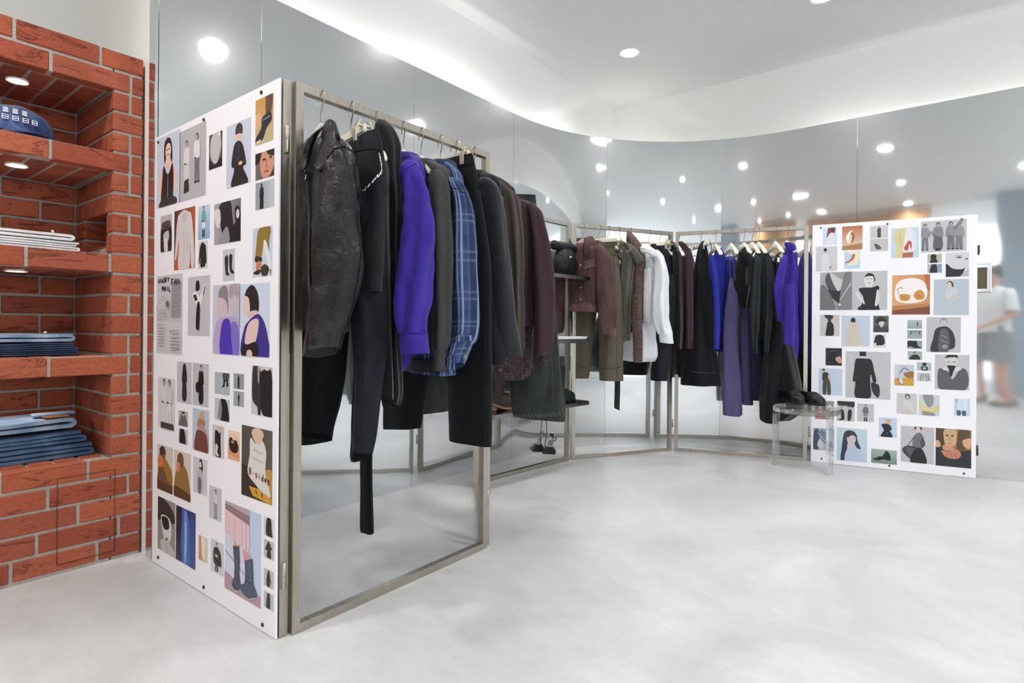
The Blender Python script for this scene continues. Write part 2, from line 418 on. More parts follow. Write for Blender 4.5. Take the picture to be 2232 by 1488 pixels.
# ------------------------------------------------------------------ red brick shelving
XB, YR, YL = -2.56, .887, -.14
BP, BZ0 = .0775, .008
JT = .011
t = NT('red_brick'); o = t.coord('Object', (1, 1, 1), rnd=True); ol = t.coord('Object', (1, .28, 1.0), rnd=True)
oi = t.n('ShaderNodeObjectInfo')
n1 = t.noise(o, 90, 5, .7); n2 = t.noise(ol, 17, 5, .62, 1.6); n3 = t.noise(o, 12, 3, .5)
rc = t.ramp(oi, 'Random', [(0, hexc('94452e')), (.35, hexc('a05034')), (.7, hexc('a9593c')), (1, hexc('8a4330'))])
r1 = t.ramp(n1, 'Fac', [(.25, (.62, .58, .58)), (.5, (1, 1, 1)), (.8, (1.22, 1.2, 1.18))])
mm = t.n('ShaderNodeMix', data_type='RGBA', blend_type='MULTIPLY'); mm.inputs['Factor'].default_value = .85; t.l(rc, 0, mm, 6); t.l(r1, 0, mm, 7)
r2 = t.ramp(n2, 'Fac', [(.56, (1, 1, 1)), (.63, (.62, .55, .53)), (.70, (1.1, 1.05, 1.05))])
m2 = t.n('ShaderNodeMix', data_type='RGBA', blend_type='MULTIPLY'); m2.inputs['Factor'].default_value = .4; t.l(mm, 2, m2, 6); t.l(r2, 0, m2, 7); t.l(m2, 2, t.b, 'Base Color')
t.set(Roughness=.85)
r3 = t.ramp(n2, 'Fac', [(.5, (.4,)*3), (.60, (.25,)*3), (.64, (1,)*3), (.72, (.45,)*3)])
b0 = t.bump(n3, 'Fac', .3, .01); b1 = t.bump(r3, 0, .9, .009, b0); b2 = t.bump(n1, 'Fac', .5, .002, b1); t.out_normal(b2); M['brick'] = t.m
t = NT('mortar'); o = t.coord('Object'); n = t.noise(o, 120, 4, .7); r = t.ramp(n, 'Fac', [(.3, hexc('938e84')), (.7, hexc('b3aea3'))]); t.l(r, 0, t.b, 'Base Color')
t.set(Roughness=.95); t.out_normal(t.bump(n, 'Fac', .6, .003)); M['mortar'] = t.m
unit = thing('brick_shelf', 'red brick shelving wall with four open niches, left of the white picture board', 'shelf', (XB, .4, 0))
UO = Vector((XB, .4, 0))
XD = -3.0; YN = .785; YNL = -.04
zc = lambda k: BZ0+BP*k
niches = [(5, 9), (10, 14), (15, 19), (20, 23)]
core = MB()
rc_ = .005
def cbox(x0, x1, y0, y1, z0, z1): core.box(((x0+x1)/2, (y0+y1)/2, (z0+z1)/2), (abs(x1-x0), abs(y1-y0), abs(z1-z0)))
cbox(-3.2, XD-rc_, YL, YR, 0, zc(25)-rc_)
# right pier with a small square hole in its inner face, second niche
hz0, hz1, hx0, hx1 = zc(15)+.03, zc(17)+.012, -2.895, -2.625
cbox(XD, XB-rc_, YN+rc_, YR-.003, 0, hz0); cbox(XD, XB-rc_, YN+rc_, YR-.003, hz1, zc(25)-rc_)
cbox(XD, hx0, YN+rc_, YR-.003, hz0, hz1); cbox(hx1, XB-rc_, YN+rc_, YR-.003, hz0, hz1); cbox(hx0, hx1, YR-.02, YR-.003, hz0, hz1)
cbox(XD, XB-rc_, YL, YNL, 0, zc(25)-rc_)
cbox(XD, XB-rc_, YNL, YN, 0, zc(5)-rc_); cbox(XD, XB-rc_, YNL, YN, zc(23)+rc_, zc(25)-rc_)
for k in (9, 14, 19): cbox(XD, XB-rc_, YNL, YN, zc(k)+rc_, zc(k+1)-rc_)
core.build('mortar_core', M['mortar'], unit, smooth=False, angle=None, origin=UO)
BRMESH = {}
NB = [0]
def brick(c, d):
    """one brick of outer size d centred at c; sizes rounded so that alike bricks share a mesh"""
    key = tuple(round(x, 3) for x in d)
    if key not in BRMESH: BRMESH[key] = MB().box((0, 0, 0), key, ch=.0025).mesh('brick', M['brick'], smooth=False)
    o = bpy.data.objects.new('brick', BRMESH[key]); o.location = Vector(c)-UO+Vector((R.uniform(-.0012, .0012), 0, R.uniform(-.0008, .0008)))
    o.rotation_euler = (R.uniform(-.003, .003), R.uniform(-.003, .003), R.uniform(-.003, .003)); link(o, unit); NB[0] += 1
DB = .055
def course(k, y1, y0, first, full=.25):
    """stretchers of one course on the front face from y1 (right) to y0 (left)"""
    y = y1; w = first; z = zc(k)+BP/2
    while y-y0 > .02:
        e = max(y-w, y0); ww = y-e-JT
        if y == y1: ww = y-e-JT/2; cy = (y+e+JT/2)/2
        else: cy = (y-JT/2+e+JT/2)/2
        if ww > .012: brick((XB-DB/2, cy, z), (DB, round(ww, 3), BP-JT))
        y = e; w = full
for k in (23, 24): course(k, YR, YL, .042 if k == 23 else .143)
for k, f in ((19, .042), (14, .107), (9, .042)): course(k, YR, YL, f)
for k in range(5): course(k, YR, YL, .042+.1*((k+1) % 2)+.03*(k % 3))
for z0, z1 in niches:
    for k in range(z0, z1):
        z = zc(k)+BP/2
        if k % 2: brick((XB-DB/2, (YR+YN)/2, z), (DB, round(YR-YN, 3), BP-JT))
        else:
            brick((XB-DB/2, YR-.02, z), (DB, .038, BP-JT)); brick((XB-DB/2, (YN+YR-.05)/2, z), (DB, round(YR-.05-YN, 3), BP-JT))
        brick((XB-DB/2, (YL+YNL)/2, z), (DB, round(YNL-YL, 3), BP-JT))
        # inner side of the right pier
        x = XB-DB-.0015; first = .055 if k % 2 else .115; w = first
        while x-XD > .012:
            e = max(x-w, XD); lo, hi = e+.002, x-.001
            inside = hz0-.02 < z < hz1+.01
            if not (inside and hi > hx0+.01 and lo < hx1-.01): brick(((lo+hi)/2, YN+.025, z), (round(hi-lo, 3), .05, BP-JT))
            elif hi > hx1: brick(((hx1+hi)/2, YN+.025, z), (round(hi-hx1, 3), .05, BP-JT))
            elif lo < hx0: brick(((lo+hx0)/2, YN+.025, z), (round(hx0-lo, 3), .05, BP-JT))
            x = e; w = .12 if k % 2 else .24
        # back of the niche
        y = YN; w = .12 if k % 2 else .245
        while y-YNL > .02:
            e = max(y-w, YNL); brick((XD-.02, (y+e)/2, z), (.05, round(y-e-JT, 3), BP-JT)); y = e; w = .25
    # bricks on edge: soffit above the niche, sill below it
nrow = 10
for k in (9, 14, 19, 23):
    for j in range(nrow):
        y = YN-.006-.0765*(j+.5)
        for x0, x1 in ((XB-DB-.004, -2.80), (-2.806, XD)):
            brick(((x0+x1)/2, y, zc(k)+BP/2), (round(x0-x1, 3), .066, BP-.004))
for j in range(nrow):
    y = YN-.006-.0765*(j+.5); brick(((XB-DB-2.80)/2, y, zc(5)-.03), (.185, .066, .062))
for k in (15, 16):
    z = zc(k)+BP/2; brick(((hx0+hx1)/2, YR-.024, z), (round(hx1-hx0-.008, 3), .014, BP-JT)); brick((hx0+.004, (YN+YR)/2-.01, z), (.012, .07, BP-JT))
brick(((hx0+hx1)/2, (YN+YR)/2-.006, hz0+.001), (round(hx1-hx0-.004, 3), .085, .008))
# concealed door in the brick base: three fine saw cuts
b = MB()
for (ya, za), (yb, zb) in (((.622, .345), (.622, .035)), ((.622, .345), (.80, .345)), ((.80, .035), (.80, .345)), ((.622, .035), (.80, .035))):
    b.box((XB+.0002, (ya+yb)/2, (za+zb)/2), (.003, abs(yb-ya)+.0012, abs(zb-za)+.0012))
b.build('door_joint', plain('saw_cut', '3a2620', .9), unit, smooth=False, angle=None, origin=UO)
# niche lights
for nm, z, y in (('top', zc(23), .54), ('second', zc(19), .54), ('third', zc(14), .54), ('lowest', zc(9), .54)):
    downlight(-2.75, y, z, .026, .6, 'small recessed spotlight in the roof of the %s brick niche' % nm, 'niche spotlights', name='niche_spotlight', warm=(1, .97, .92), spot=120)
downlight(-2.75, .05, zc(23), .026, .5, 'small recessed spotlight in the roof of the top brick niche, left of the frame', 'niche spotlights', name='niche_spotlight', spot=120)
# ------------------------------------------------------------------ hinged screen: two picture boards and five open hanging frames
H = 1.61; TB = .025
P_A0, P_A1 = Vector((-2.437, .903, 0)), Vector((-1.552, .903, 0))
P_B0, P_B1 = Vector((-1.549, .928, 0)), Vector((-1.549, 1.793, 0))
P_C0, P_C1 = Vector((-1.562, 1.818, 0)), Vector((-2.190, 2.448, 0))
P_D0, P_D1 = Vector((-2.211, 2.474, 0)), Vector((-2.137, 3.326, 0))
P_E0, P_E1 = Vector((-2.128, 3.352, 0)), Vector((-1.727, 4.086, 0))
P_F0, P_F1 = Vector((-1.706, 4.104, 0)), Vector((-.870, 4.368, 0))
P_G0, P_G1 = Vector((-.846, 4.376, 0)), Vector((.032, 4.540, 0))
screen = thing('folding_screen', 'zigzag folding screen of satin steel frames with a white picture board at each end', 'screen', (-1.55, 1.8, 0))
SO = Vector((-1.55, 1.8, 0))
UPZ = Vector((0, 0, 1))
def frame_loop(mb, P, Q, back=None, t=TB, z0=.001, z1=H):
    d = (Q-P).normalized(); n = Vector((d.y, -d.x, 0)); L = (Q-P).length; off = n*0 if back is None else n*back
    rings = []
    for (x, z, sx, sz) in ((0, z0, 1, 1), (L, z0, -1, 1), (L, z1, -1, -1), (0, z1, 1, -1)):
        c = []
        for (i, w) in ((0, -t/2), (t, -t/2), (t, t/2), (0, t/2)):
            c.append(P+d*(x+sx*i)+Vector((0, 0, z+sz*i))+n*w+off)
        rings.append(c)
    mb.loft(rings, wrap=True, cap=False)
def barrel(parent, p, z, n, h=.078, r=.0068):
    b = MB(); c = Vector((p.x, p.y, z))
    b.lathe([(0, h/2), (r*.8, h/2), (r, h/2-.002), (r, .001), (r*.86, .0005), (r*.86, -.0005), (r, -.001), (r, -h/2+.002), (r*.8, -h/2), (0, -h/2)], c=c-SO, n=14)
    b.build('hinge', M['nickel'], parent)
def screw_head(parent, p, n, r=.006):
    b = MB(); n = n.normalized(); u = n.orthogonal().normalized(); v = n.cross(u)
    rings = [[p-SO+n*h+(u*cos(2*pi*k/12)+v*sin(2*pi*k/12))*q for k in range(12)] for h, q in ((0, r), (.0015, r), (.004, r*.75), (.0052, r*.3))]
    b.loft(rings, cap=True); b.build('screw', M['dark_metal'], parent)
FR = {}
for nm, P, Q in (('B', P_B0, P_B1), ('C', P_C0, P_C1), ('D', P_D0, P_D1), ('E', P_E0, P_E1), ('F', P_F0, P_F1)):
    b = MB(); frame_loop(b, P, Q); FR[nm] = b.build('hanging_frame', M['tube'], screen, smooth=False, angle=None, origin=SO)
def board(P, Q, scr):
    d = (Q-P).normalized(); n = Vector((d.y, -d.x, 0)); L = (Q-P).length
    b = MB(); frame_loop(b, P, Q, back=-.006); fr = b.build('board_frame', M['tube'], screen, smooth=False, angle=None, origin=SO)
    b = MB(); c = (P+Q)/2+n*(.006+.0125-.006+.0025)+Vector((0, 0, H/2))
    ang = atan2(d.y, d.x); b.box(c, (L, .005, H-.004), rot=Matrix.Rotation(ang, 3, 'Z'))
    bd = b.build('picture_board', M['board'], screen, smooth=False, angle=None, origin=SO)
    face = P+n*(.006+.0125-.006+.005)
    for (k, z) in scr: screw_head(bd, face+d*k+Vector((0, 0, z)), n)
    return bd, face, d, n
BD_A, FA, dA, nA = board(P_A0, P_A1, [(.035, 1.585), (.41, 1.59), (.785, 1.59), (.062, .03), (.436, .025), (.815, .022)])
BD_G, FG, dG, nG = board(P_G0, P_G1, [(.05, 1.588), (.43, 1.585), (.815, 1.585), (.065, .028), (.45, .026), (.835, .024)])
# hinges at the folds
ab = Vector((-1.556, .914, 0))
barrel(FR['B'], Vector((-1.5485, .9075, 0)), 1.437, None); barrel(FR['B'], Vector((-1.5485, .9075, 0)), .178, None)
for z in (1.44, .2):
    barrel(FR['C'], Vector((-1.549, 1.81, 0)), z, None, .06, .005); barrel(FR['D'], Vector((-2.207, 2.458, 0)), z, None, .06, .005)
    barrel(FR['E'], Vector((-2.137, 3.341, 0)), z, None, .06, .005); barrel(FR['F'], Vector((-1.718, 4.099, 0)), z, None, .06, .005)
    barrel(FR['F'], Vector((-.8545, 4.366, 0)), z, None, .07, .006)
# spare hinge halves on the free edge of the right board
for z in (1.397, .162):
    b = MB(); b.box(P_G1+dG*.008+Vector((0, 0, z))-SO, (.012, .016, .05), rot=Matrix.Rotation(atan2(dG.y, dG.x), 3, 'Z'), ch=.002)
    b.build('hinge', M['dark_metal'], BD_G, smooth=False)
# three shelves through the second-last bay
dD = (P_D1-P_D0).normalized(); nD = Vector((dD.y, -dD.x, 0))
M['shelf_black'] = plain('black_glass', '0c0d10', .08); M['shelf_steel'] = steel('shelf_steel', '8d8a86', .2)
SHZ = (1.235, .822, .412)
for z in SHZ:
    b = MB(); L = (P_D1-P_D0).length
    poly = [P_D0+nD*.155, P_D1+nD*.155, P_D1-nD*.12, P_D0-nD*.12]
    b.prism([p+dD*(.03 if i in (1, 2) else -.0)+Vector((0, 0, z-.022)) for i, p in enumerate(poly)], (0, 0, .022))
    sh = b.build('shelf', M['shelf_steel'], screen, smooth=False, angle=None, origin=SO)
    b = MB(); b.prism([p+dD*(.026 if i in (1, 2) else .004)+Vector((0, 0, z+.0002)) for i, p in enumerate([P_D0+nD*.151, P_D1+nD*.151, P_D1-nD*.116, P_D0-nD*.116])], (0, 0, .003))
    b.build('shelf_top', M['shelf_black'], sh, smooth=False, angle=None, origin=SO)
# ------------------------------------------------------------------ clothes: lofted cloth tubes
def proj(P):
    lat = P[0]*CT+P[1]*ST; dep = -P[0]*ST+P[1]*CT
    u = FPX*lat/dep; v = -FPX*(P[2]-.9)/dep-31.3
    return 1116+u*cos(RO)-v*sin(RO), 744+u*sin(RO)+v*cos(RO)
class Tube:
    """cloth tube round a vertical run of keys (x, y, z, half width, half depth, tilt); ring axes turned by phi"""
    def __init__(s, keys, phi, n=32, step=.02, p=2.3, folds=(5, .006), wr=.006, fr=9.0, seed=0, ramp0=0.0):
        s.k = keys; s.a = Vector((cos(phi), sin(phi), 0)); s.b = Vector((-sin(phi), cos(phi), 0))
        s.n = n; L = sum((Vector(keys[i+1][:3])-Vector(keys[i][:3])).length for i in range(len(keys)-1))
        s.L = L; s.m = max(8, int(L/step)); s.p = p; s.f = folds; s.wr = wr; s.fr = fr; s.sd = seed; s.r0 = ramp0
    def pt(s, u, th, off=0.0):
        x, y, z, rx, ry, ti = keys_at(s.k, u)
        c, q = cos(th), sin(th); e = 2.0/s.p
        ca = math.copysign(abs(c)**e, c); sa = math.copysign(abs(q)**e, q)
        ramp = min(1, max(0, (u-s.r0)/.35))
        d = s.f[1]*ramp*sin(s.f[0]*th+s.sd*1.7+1.5*sin(2.2*u+s.sd))
        P = Vector((x, y, z))
        sm = min(1.0, min(rx, ry)/.03)
        if s.wr: d += s.wr*(noise.noise((P.x*3+c*1.3*rx*s.fr+s.sd*3.1, q*1.3*ry*s.fr+P.y*3, z*s.fr*.55+s.sd))+.5*noise.noise((c*3*rx*s.fr+s.sd, q*3*ry*s.fr, z*s.fr*1.3+s.sd*2.3)))
        d = d*sm+off
        return P+s.a*(ca*(rx+d))+s.b*(sa*(ry+d))+UPZ*(ti*ca*rx)
    def into(s, mb, uvs, close_top=True, hollow=True):
        rings = []
        us = [j/s.m for j in range(s.m+1)]
        for u in us: rings.append([s.pt(u, 2*pi*k/s.n) for k in range(s.n)])
        if hollow:
            x, y, z, rx, ry, ti = s.k[-1]
            c = sum(rings[-1], Vector())/s.n
            rings.append([c+(q-c)*.95+UPZ*.001 for q in rings[-1]])
            rings.append([c+(q-c)*.88+UPZ*.03 for q in rings[-2]])
        k0 = mb.loft(rings, cap=True)
        per = []
        for i, rg in enumerate(rings):
            for k in range(s.n): per.append((i, k))
        # arc-length UVs (metres)
        mid = rings[len(rings)//2]; P = sum((mid[k]-mid[(k+1) % s.n]).length for k in range(s.n))
        for i in range(len(rings)):
            for k in range(s.n): uvs[k0+i*s.n+k] = (P*k/s.n, s.L*i/s.m)
    def near(s, px, py):
        best = None
        for i in range(41):
            for k in range(60):
                th = 2*pi*k/60; q = s.pt(i/40, th); x, y = proj(q)
                e = 1e-4; nrm = (s.a*cos(th)/max(.01, keys_at(s.k, i/40)[3])+s.b*sin(th)/max(.01, keys_at(s.k, i/40)[4]))
                if nrm.x*q.x+nrm.y*q.y > 0: continue
                d = (x-px)**2+(y-py)**2
                if best is None or d < best[0]: best = (d, i/40, th)
        if best is None: return .5, 0
        _, u, th = best; st = (1/40, 2*pi/60)
        for it in range(6):
            st = (st[0]/2, st[1]/2)
            for du in (-1, 0, 1):
                for dt in (-1, 0, 1):
                    uu = min(1, max(0, u+du*st[0])); tt = th+dt*st[1]; x, y = proj(s.pt(uu, tt)); d = (x-px)**2+(y-py)**2
                    if d < best[0]: best = (d, uu, tt)
            u, th = best[1], best[2]
        return u, th
    def surf(s, px, py, off=0.003):
        u, th = s.near(px, py); p = s.pt(u, th, off); n = (p-s.pt(u, th, off-.004)).normalized(); return p, n
def uv_mesh(mb, name, mat, uvs):
    me = mb.mesh(name, mat, True, 60)
    if uvs:
        uv = me.uv_layers.new(name='UVMap'); co = uv.data; n = len(me.loops)
        idx = [0]*n; me.loops.foreach_get('vertex_index', idx); flat = [0.0]*(2*n)
        for i, vi in enumerate(idx): a = uvs.get(vi, (0, 0)); flat[2*i] = a[0]; flat[2*i+1] = a[1]
        co.foreach_set('uv', flat)
    return me
class Garment:
    def __init__(s, name, label, cat, hook, phi=0.0, group='clothes on the folding screen', d0=None):
        s.h = Vector((hook[0], hook[1], 1.5)); s.phi = phi
        s.t = thing(name, label, cat, s.h, 0, group); s.dep = depth(s.h); s.seed = len(GARMENTS)+1; GARMENTS.append(s)
    def keys(s, ks, X=None, d=None, Y=None, q=1.0, fphi=None):
        """pixel keys (px, py, half width px[, q[, tilt[, X or d]]]) -> tube keys"""
        out = []; ph = s.phi if fphi is None else fphi
        a = Vector((cos(ph), sin(ph), 0)); b = Vector((-sin(ph), cos(ph), 0)); N = len(ks)
        for i, k in enumerate(ks):
            px, py, hw = k[:3]; qq = k[3] if len(k) > 3 and k[3] is not None else q; ti = k[4] if len(k) > 4 else 0.0
            f = i/max(1, N-1)
            if X is not None: P = at_x(px, py, X[0]+(X[1]-X[0])*f if isinstance(X, tuple) else X)
            elif Y is not None: P = at_y(px, py, Y)
            else: P = at_dep(px, py, s.dep+(d[0]+(d[1]-d[0])*f if isinstance(d, tuple) else (d or 0)))
            dep = depth(P); w = hw*dep/FPX
            v = Vector((P.x, P.y, 0)).normalized(); side = Vector((-v.y, v.x, 0))
            m = sqrt((side.dot(a))**2+(qq*side.dot(b))**2); rx = w/max(.15, m)
            out.append((P.x, P.y, P.z, rx, rx*qq, ti))
        return out
    def tube(s, keys, name, mat, parent=None, n=32, label=None, build=True, phi=None, others=(), hollow=True, **kw):
        t = Tube(keys, s.phi if phi is None else phi, n=n, seed=s.seed*1.37+len(name), **kw)
        if build: s.emit([t]+list(others), name, mat, parent, label, hollow)
        return t
    def emit(s, tubes, name, mat, parent=None, label=None, hollow=True):
        mb = MB(); uvs = {}
        for t in tubes: t.into(mb, uvs, hollow=hollow)
        mb.v = [tuple(Vector(p)-s.h) for p in mb.v]
        o = bpy.data.objects.new(name, uv_mesh(mb, name, mat, uvs)); link(o, parent or s.t)
        if label: o['label'] = label
        return o
    def mirror_keys(s, keys):
        """the other sleeve or leg: keys mirrored through the hanger's middle plane"""
        a = Vector((cos(s.phi), sin(s.phi), 0)); out = []
        for x, y, z, rx, ry, ti in keys:
            d = Vector((x-s.h.x, y-s.h.y, 0)); m = d-a*2*d.dot(a); nb = m-a*m.dot(a); m = m-nb*.75; out.append((s.h.x+m.x, s.h.y+m.y, z, rx, ry, -ti))
        return out
    def patch(s, tube, quad, name, mat, off=.006, nu=8, nv=8, parent=None, label=None):
        """raised patch on a tube between four picture points tl tr br bl"""
        c = [tube.near(*p) for p in quad]; base = c[0][1]
        c = [(u, base+((th-base+pi) % (2*pi)-pi)) for u, th in c]
        def bil(f, g, o):
            (u0, t0), (u1, t1), (u2, t2), (u3, t3) = c
            u = (u0*(1-f)+u1*f)*(1-g)+(u3*(1-f)+u2*f)*g; th = (t0*(1-f)+t1*f)*(1-g)+(t3*(1-f)+t2*f)*g
            return tube.pt(min(1, max(0, u)), th, o)
        mb = MB(); rows = []
        for j in range(nv+1):
            rows.append([bil(i/nu, j/nv, off if 0 < i < nu and 0 < j < nv else off*.75) for i in range(nu+1)])
        edge = [(i, 0) for i in range(nu+1)]+[(nu, j) for j in range(1, nv+1)]+[(i, nv) for i in range(nu-1, -1, -1)]+[(0, j) for j in range(nv-1, 0, -1)]
        k0 = mb.loft(rows, cap=False, closed=False)
        low = [bil(i/nu, j/nv, -.004) for i, j in edge]; k1 = len(mb.v); mb.add(low, [])
        for e in range(len(edge)):
            (i, j), (i2, j2) = edge[e], edge[(e+1) % len(edge)]
            mb.f.append([k0+j*(nu+1)+i, k0+j2*(nu+1)+i2, k1+(e+1) % len(edge), k1+e]); mb.m.append(0)
        return s.put(mb, name, mat, parent, label)
    def put(s, mb, name, mat, parent=None, label=None, smooth=True, kind=None):
        mb.v = [tuple(Vector(p)-s.h) for p in mb.v]
        return mb.build(name, mat, parent or s.t, smooth=smooth, angle=50, label=label, kind=kind)
    def seam(s, tube, pts, mat, r=.0012, name='seam', off=.001, parent=None):
        mb = MB(); P = []
        for i in range(len(pts)-1):
            for k in range(5):
                f = k/5; P.append(tube.surf(pts[i][0]*(1-f)+pts[i+1][0]*f, pts[i][1]*(1-f)+pts[i+1][1]*f, off)[0])
        P.append(tube.surf(pts[-1][0], pts[-1][1], off)[0]); mb.tube(P, r, n=5)
        return s.put(mb, name, mat, parent)
    def button(s, tube, px, py, mat, r=.007, parent=None, name='button'):
        p, n = tube.surf(px, py, .004); n = n.normalized(); u = n.orthogonal().normalized(); v = n.cross(u); mb = MB()
        mb.loft([[p+n*h+(u*cos(2*pi*k/14)+v*sin(2*pi*k/14))*q for k in range(14)] for h, q in ((-.004, r), (.001, r), (.0022, r*.85), (.0012, r*.6), (.0012, r*.1))], cap=True)
        return s.put(mb, name, mat, parent)
    def leaf(s, inner, outer, Y0, Y1, mat, name='collar_leaf', thick=.005, puff=.012):
        """one collar leaf between a neck edge and an outer edge, both given as picture points, running in depth from Y0 to Y1"""
        A = spline([(*q, 0) for q in inner], 4); B = spline([(*q, 0) for q in outer], 4); N = min(len(A), len(B)); rows = []
        for j in range(7):
            f = j/6; row = []
            for i in range(N):
                x = A[i].x+(B[i].x-A[i].x)*f; y = A[i].y+(B[i].y-A[i].y)*f; row.append(at_y(x, y, Y0+(Y1-Y0)*i/(N-1)-puff*sin(pi*f)-.010*f))
            rows.append(row)
        mb = MB(); mb.loft(rows, cap=False, closed=False); o = s.put(mb, name, mat)
        md = o.modifiers.new('thickness', 'SOLIDIFY'); md.thickness = thick; md.offset = 0
        return o
    def collar(s, c, rx, ry, mat, stand=.03, leaf=.06, spread=.02, drop=.05, th0=-1.25, gap=.35, phi=None, name='collar', thick=.004, lean=0.0):
        """turn-down collar: runs from the right front round the neck to the left front"""
        ph = s.phi if phi is None else phi; a = Vector((cos(ph), sin(ph), 0)); b = Vector((-sin(ph), cos(ph), 0)); c = Vector(c)
        N = 30; rows = [[] for _ in range(6)]
        for i in range(N+1):
            f = i/N; th = -pi/2+gap+(2*pi-2*gap)*f; e = abs(2*f-1)**5
            dr = a*cos(th)*rx+b*sin(th)*ry; un = (a*cos(th)+b*sin(th)).normalized(); fw = -b
            wob = .003*noise.noise((f*6, s.seed, 1))
            up = UPZ*(stand*(1-.35*e)); base = c+dr*.94+fw*(lean*e)
            rows[0].append(base); rows[1].append(base+up*.6+un*.003); rows[2].append(base+up+un*.006)
            rows[3].append(base+up*.85+un*(.012+wob)); 
            tip = un*(spread*(1+.3*e))-UPZ*(leaf*.55+drop*.35*e)+fw*(.010*e)
            rows[4].append(base+up*.85+tip*.62+un*.006)
            tip2 = un*(spread*(1+.5*e))-UPZ*(leaf*.85+drop*e)+fw*(.014*e)+(a if cos(th) > 0 else -a)*(.012*e)
            rows[5].append(base+up*.85+tip2)
        mb = MB(); mb.loft(rows, cap=False, closed=False); o = s.put(mb, name, mat)
        md = o.modifiers.new('thickness', 'SOLIDIFY'); md.thickness = thick; md.offset = 0
        return o
GARMENTS = []
def frontal(): return TH
# ---- hangers
HANGER_M = {}
def hanger(hook, phi, label, clip=False, drop=.0, half=.12, cx=0.0, cz=1.515, clips=(-.15, .15)):
    """hook wire over the rail and a cream arm; or a clip bar for trousers"""
    t = thing('clip_hanger' if clip else 'clothes_hanger', label, 'hanger', (hook[0], hook[1], H), phi, 'hangers on the folding screen')
    key = (clip, half, round(cx, 3), clips, round(drop, 3))
    if key not in HANGER_M:
        hk = MB(); zz = -.093-drop
        hk.tube(spline(([(0, 0, zz), (0, 0, -.07), (.010, 0, -.048)] if zz < -.08 else [(0, 0, zz), (.004, 0, zz+.010), (.016, 0, -.034)])+[ (.021, 0, -.024), (.021, 0, -.008), (.012, 0, .0018), (0, 0, .0024), (-.013, 0, .0012), (-.022, 0, -.010), (-.0235, 0, -.026), (-.0225, 0, -.036)], 4), .0021, n=7)
        m1 = hk.mesh('hook', M['nickel'], True, 50)
        ar = MB()
        if not clip:
            rings = []
            for i in range(41):
                x = -half+2*half*i/40; f = abs(x)/half
                z = zz-.002-.085*f**1.15; h = .046*(1-f)+.016*f+.008*math.exp(-(x/.03)**2); w = .0065+.0095*f**.8
                y = .012*f*f
                if f > .97: h *= .7; w *= .8
                rings.append([Vector((x, -y+w*math.copysign(abs(cos(2*pi*k/12))**.6, cos(2*pi*k/12)), z-h/2+h/2*math.copysign(abs(sin(2*pi*k/12))**.6, sin(2*pi*k/12)))) for k in range(12)])
            ar.loft(rings, cap=True); m2 = ar.mesh('arm', M['cream'], True, 50); m3 = None; m4 = None
        else:
            x0, x1 = clips[0]-.03+cx, clips[1]+.01+cx
            ar.box(((x0+x1)/2, 0, zz-.012), (x1-x0, .013, .026), ch=.003)
            m2 = ar.mesh('bar', M['cream'], False)
            rd = MB(); rd.tube([(x0-.02, 0, zz-.026), (x1+.025, 0, zz-.026)], .0022, n=6); m3 = rd.mesh('rod', M['nickel'], True, 50)
            m4 = []
            for xc in clips:
                cl = MB(); X = xc+cx
                cl.prism([(X-.009, -.012, zz+.012), (X+.009, -.012, zz+.012), (X+.009, -.028, zz-.02), (X+.009, -.026, zz-.056), (X-.009, -.026, zz-.056), (X-.009, -.028, zz-.02)], (0, -.004, 0))
                cl.prism([(X-.009, .012, zz+.012), (X+.009, .012, zz+.012), (X+.009, .028, zz-.02), (X+.009, .026, zz-.056), (X-.009, .026, zz-.056), (X-.009, .028, zz-.02)], (0, .004, 0))
                cl.box((X, 0, zz-.004), (.012, .05, .006))
                cl.tube([(X-.011, 0, zz-.018), (X+.011, 0, zz-.018)], .005, n=8)
                m4.append(cl.mesh('clip', M['clip'], False))
        HANGER_M[key] = (m1, m2, m3, m4)
    m1, m2, m3, m4 = HANGER_M[key]
    link(bpy.data.objects.new('hook', m1), t); bar = link(bpy.data.objects.new('bar' if clip else 'arm', m2), t)
    if clip:
        link(bpy.data.objects.new('rod', m3), t)
        for m in m4: link(bpy.data.objects.new('clip', m), t)
    return t
M['clip'] = plain('clip_metal', 'c9c4b4', .3, .85)
# ------------------------------------------------------------------ cloth materials
M['leather'] = leather('black_leather', '0f0e0f', .33)
M['black_twill'] = fabric('black_twill', '0d0e13', .8, wr=.5)
M['black_denim'] = denim('black_denim', '14161e', '30323d', fade=.6)
M['black_wool'] = fabric('black_wool', '090a0e', .95, weave=500, wb=.4, sheen=.3)
M['black_knit'] = knit('black_rib_knit', '08090c', .006, depth_=.004)
M['violet'] = fabric('violet_poplin', '38278e', .75, wr=1.0, var=.08, wrs=13, wdist=.02)
M['violet_dark'] = fabric('deep_violet_cotton', '2c1f7c', .8, wr=.6, var=.1)
M['charcoal'] = fabric('charcoal_cotton', '3c3a3a', .85, wr=.6, var=.15)
M['plaid'] = plaid('blue_plaid_flannel', '33466c', '8593b6', '202a44', .085)
M['grey_plaid'] = plaid('grey_plaid_lining', '4a4d52', '84878c', '2a2d33', .08)
M['navy_wool'] = fabric('navy_wool', '14171d', .9, weave=500, wb=.35, sheen=.2, wr=.3)
M['cord'] = knit('brown_corduroy', '5a504c', .005, depth_=.0025, var=.3)
M['burgundy'] = fabric('burgundy_cotton', '3d2a31', .75, wr=.5, var=.12)
t = NT('paisley_print'); o = t.coord('Object'); v = t.n('ShaderNodeTexVoronoi', feature='DISTANCE_TO_EDGE'); v.inputs['Scale'].default_value = 34; t.l(t.noise(o, 18, 2), 'Color', v, 'Vector')
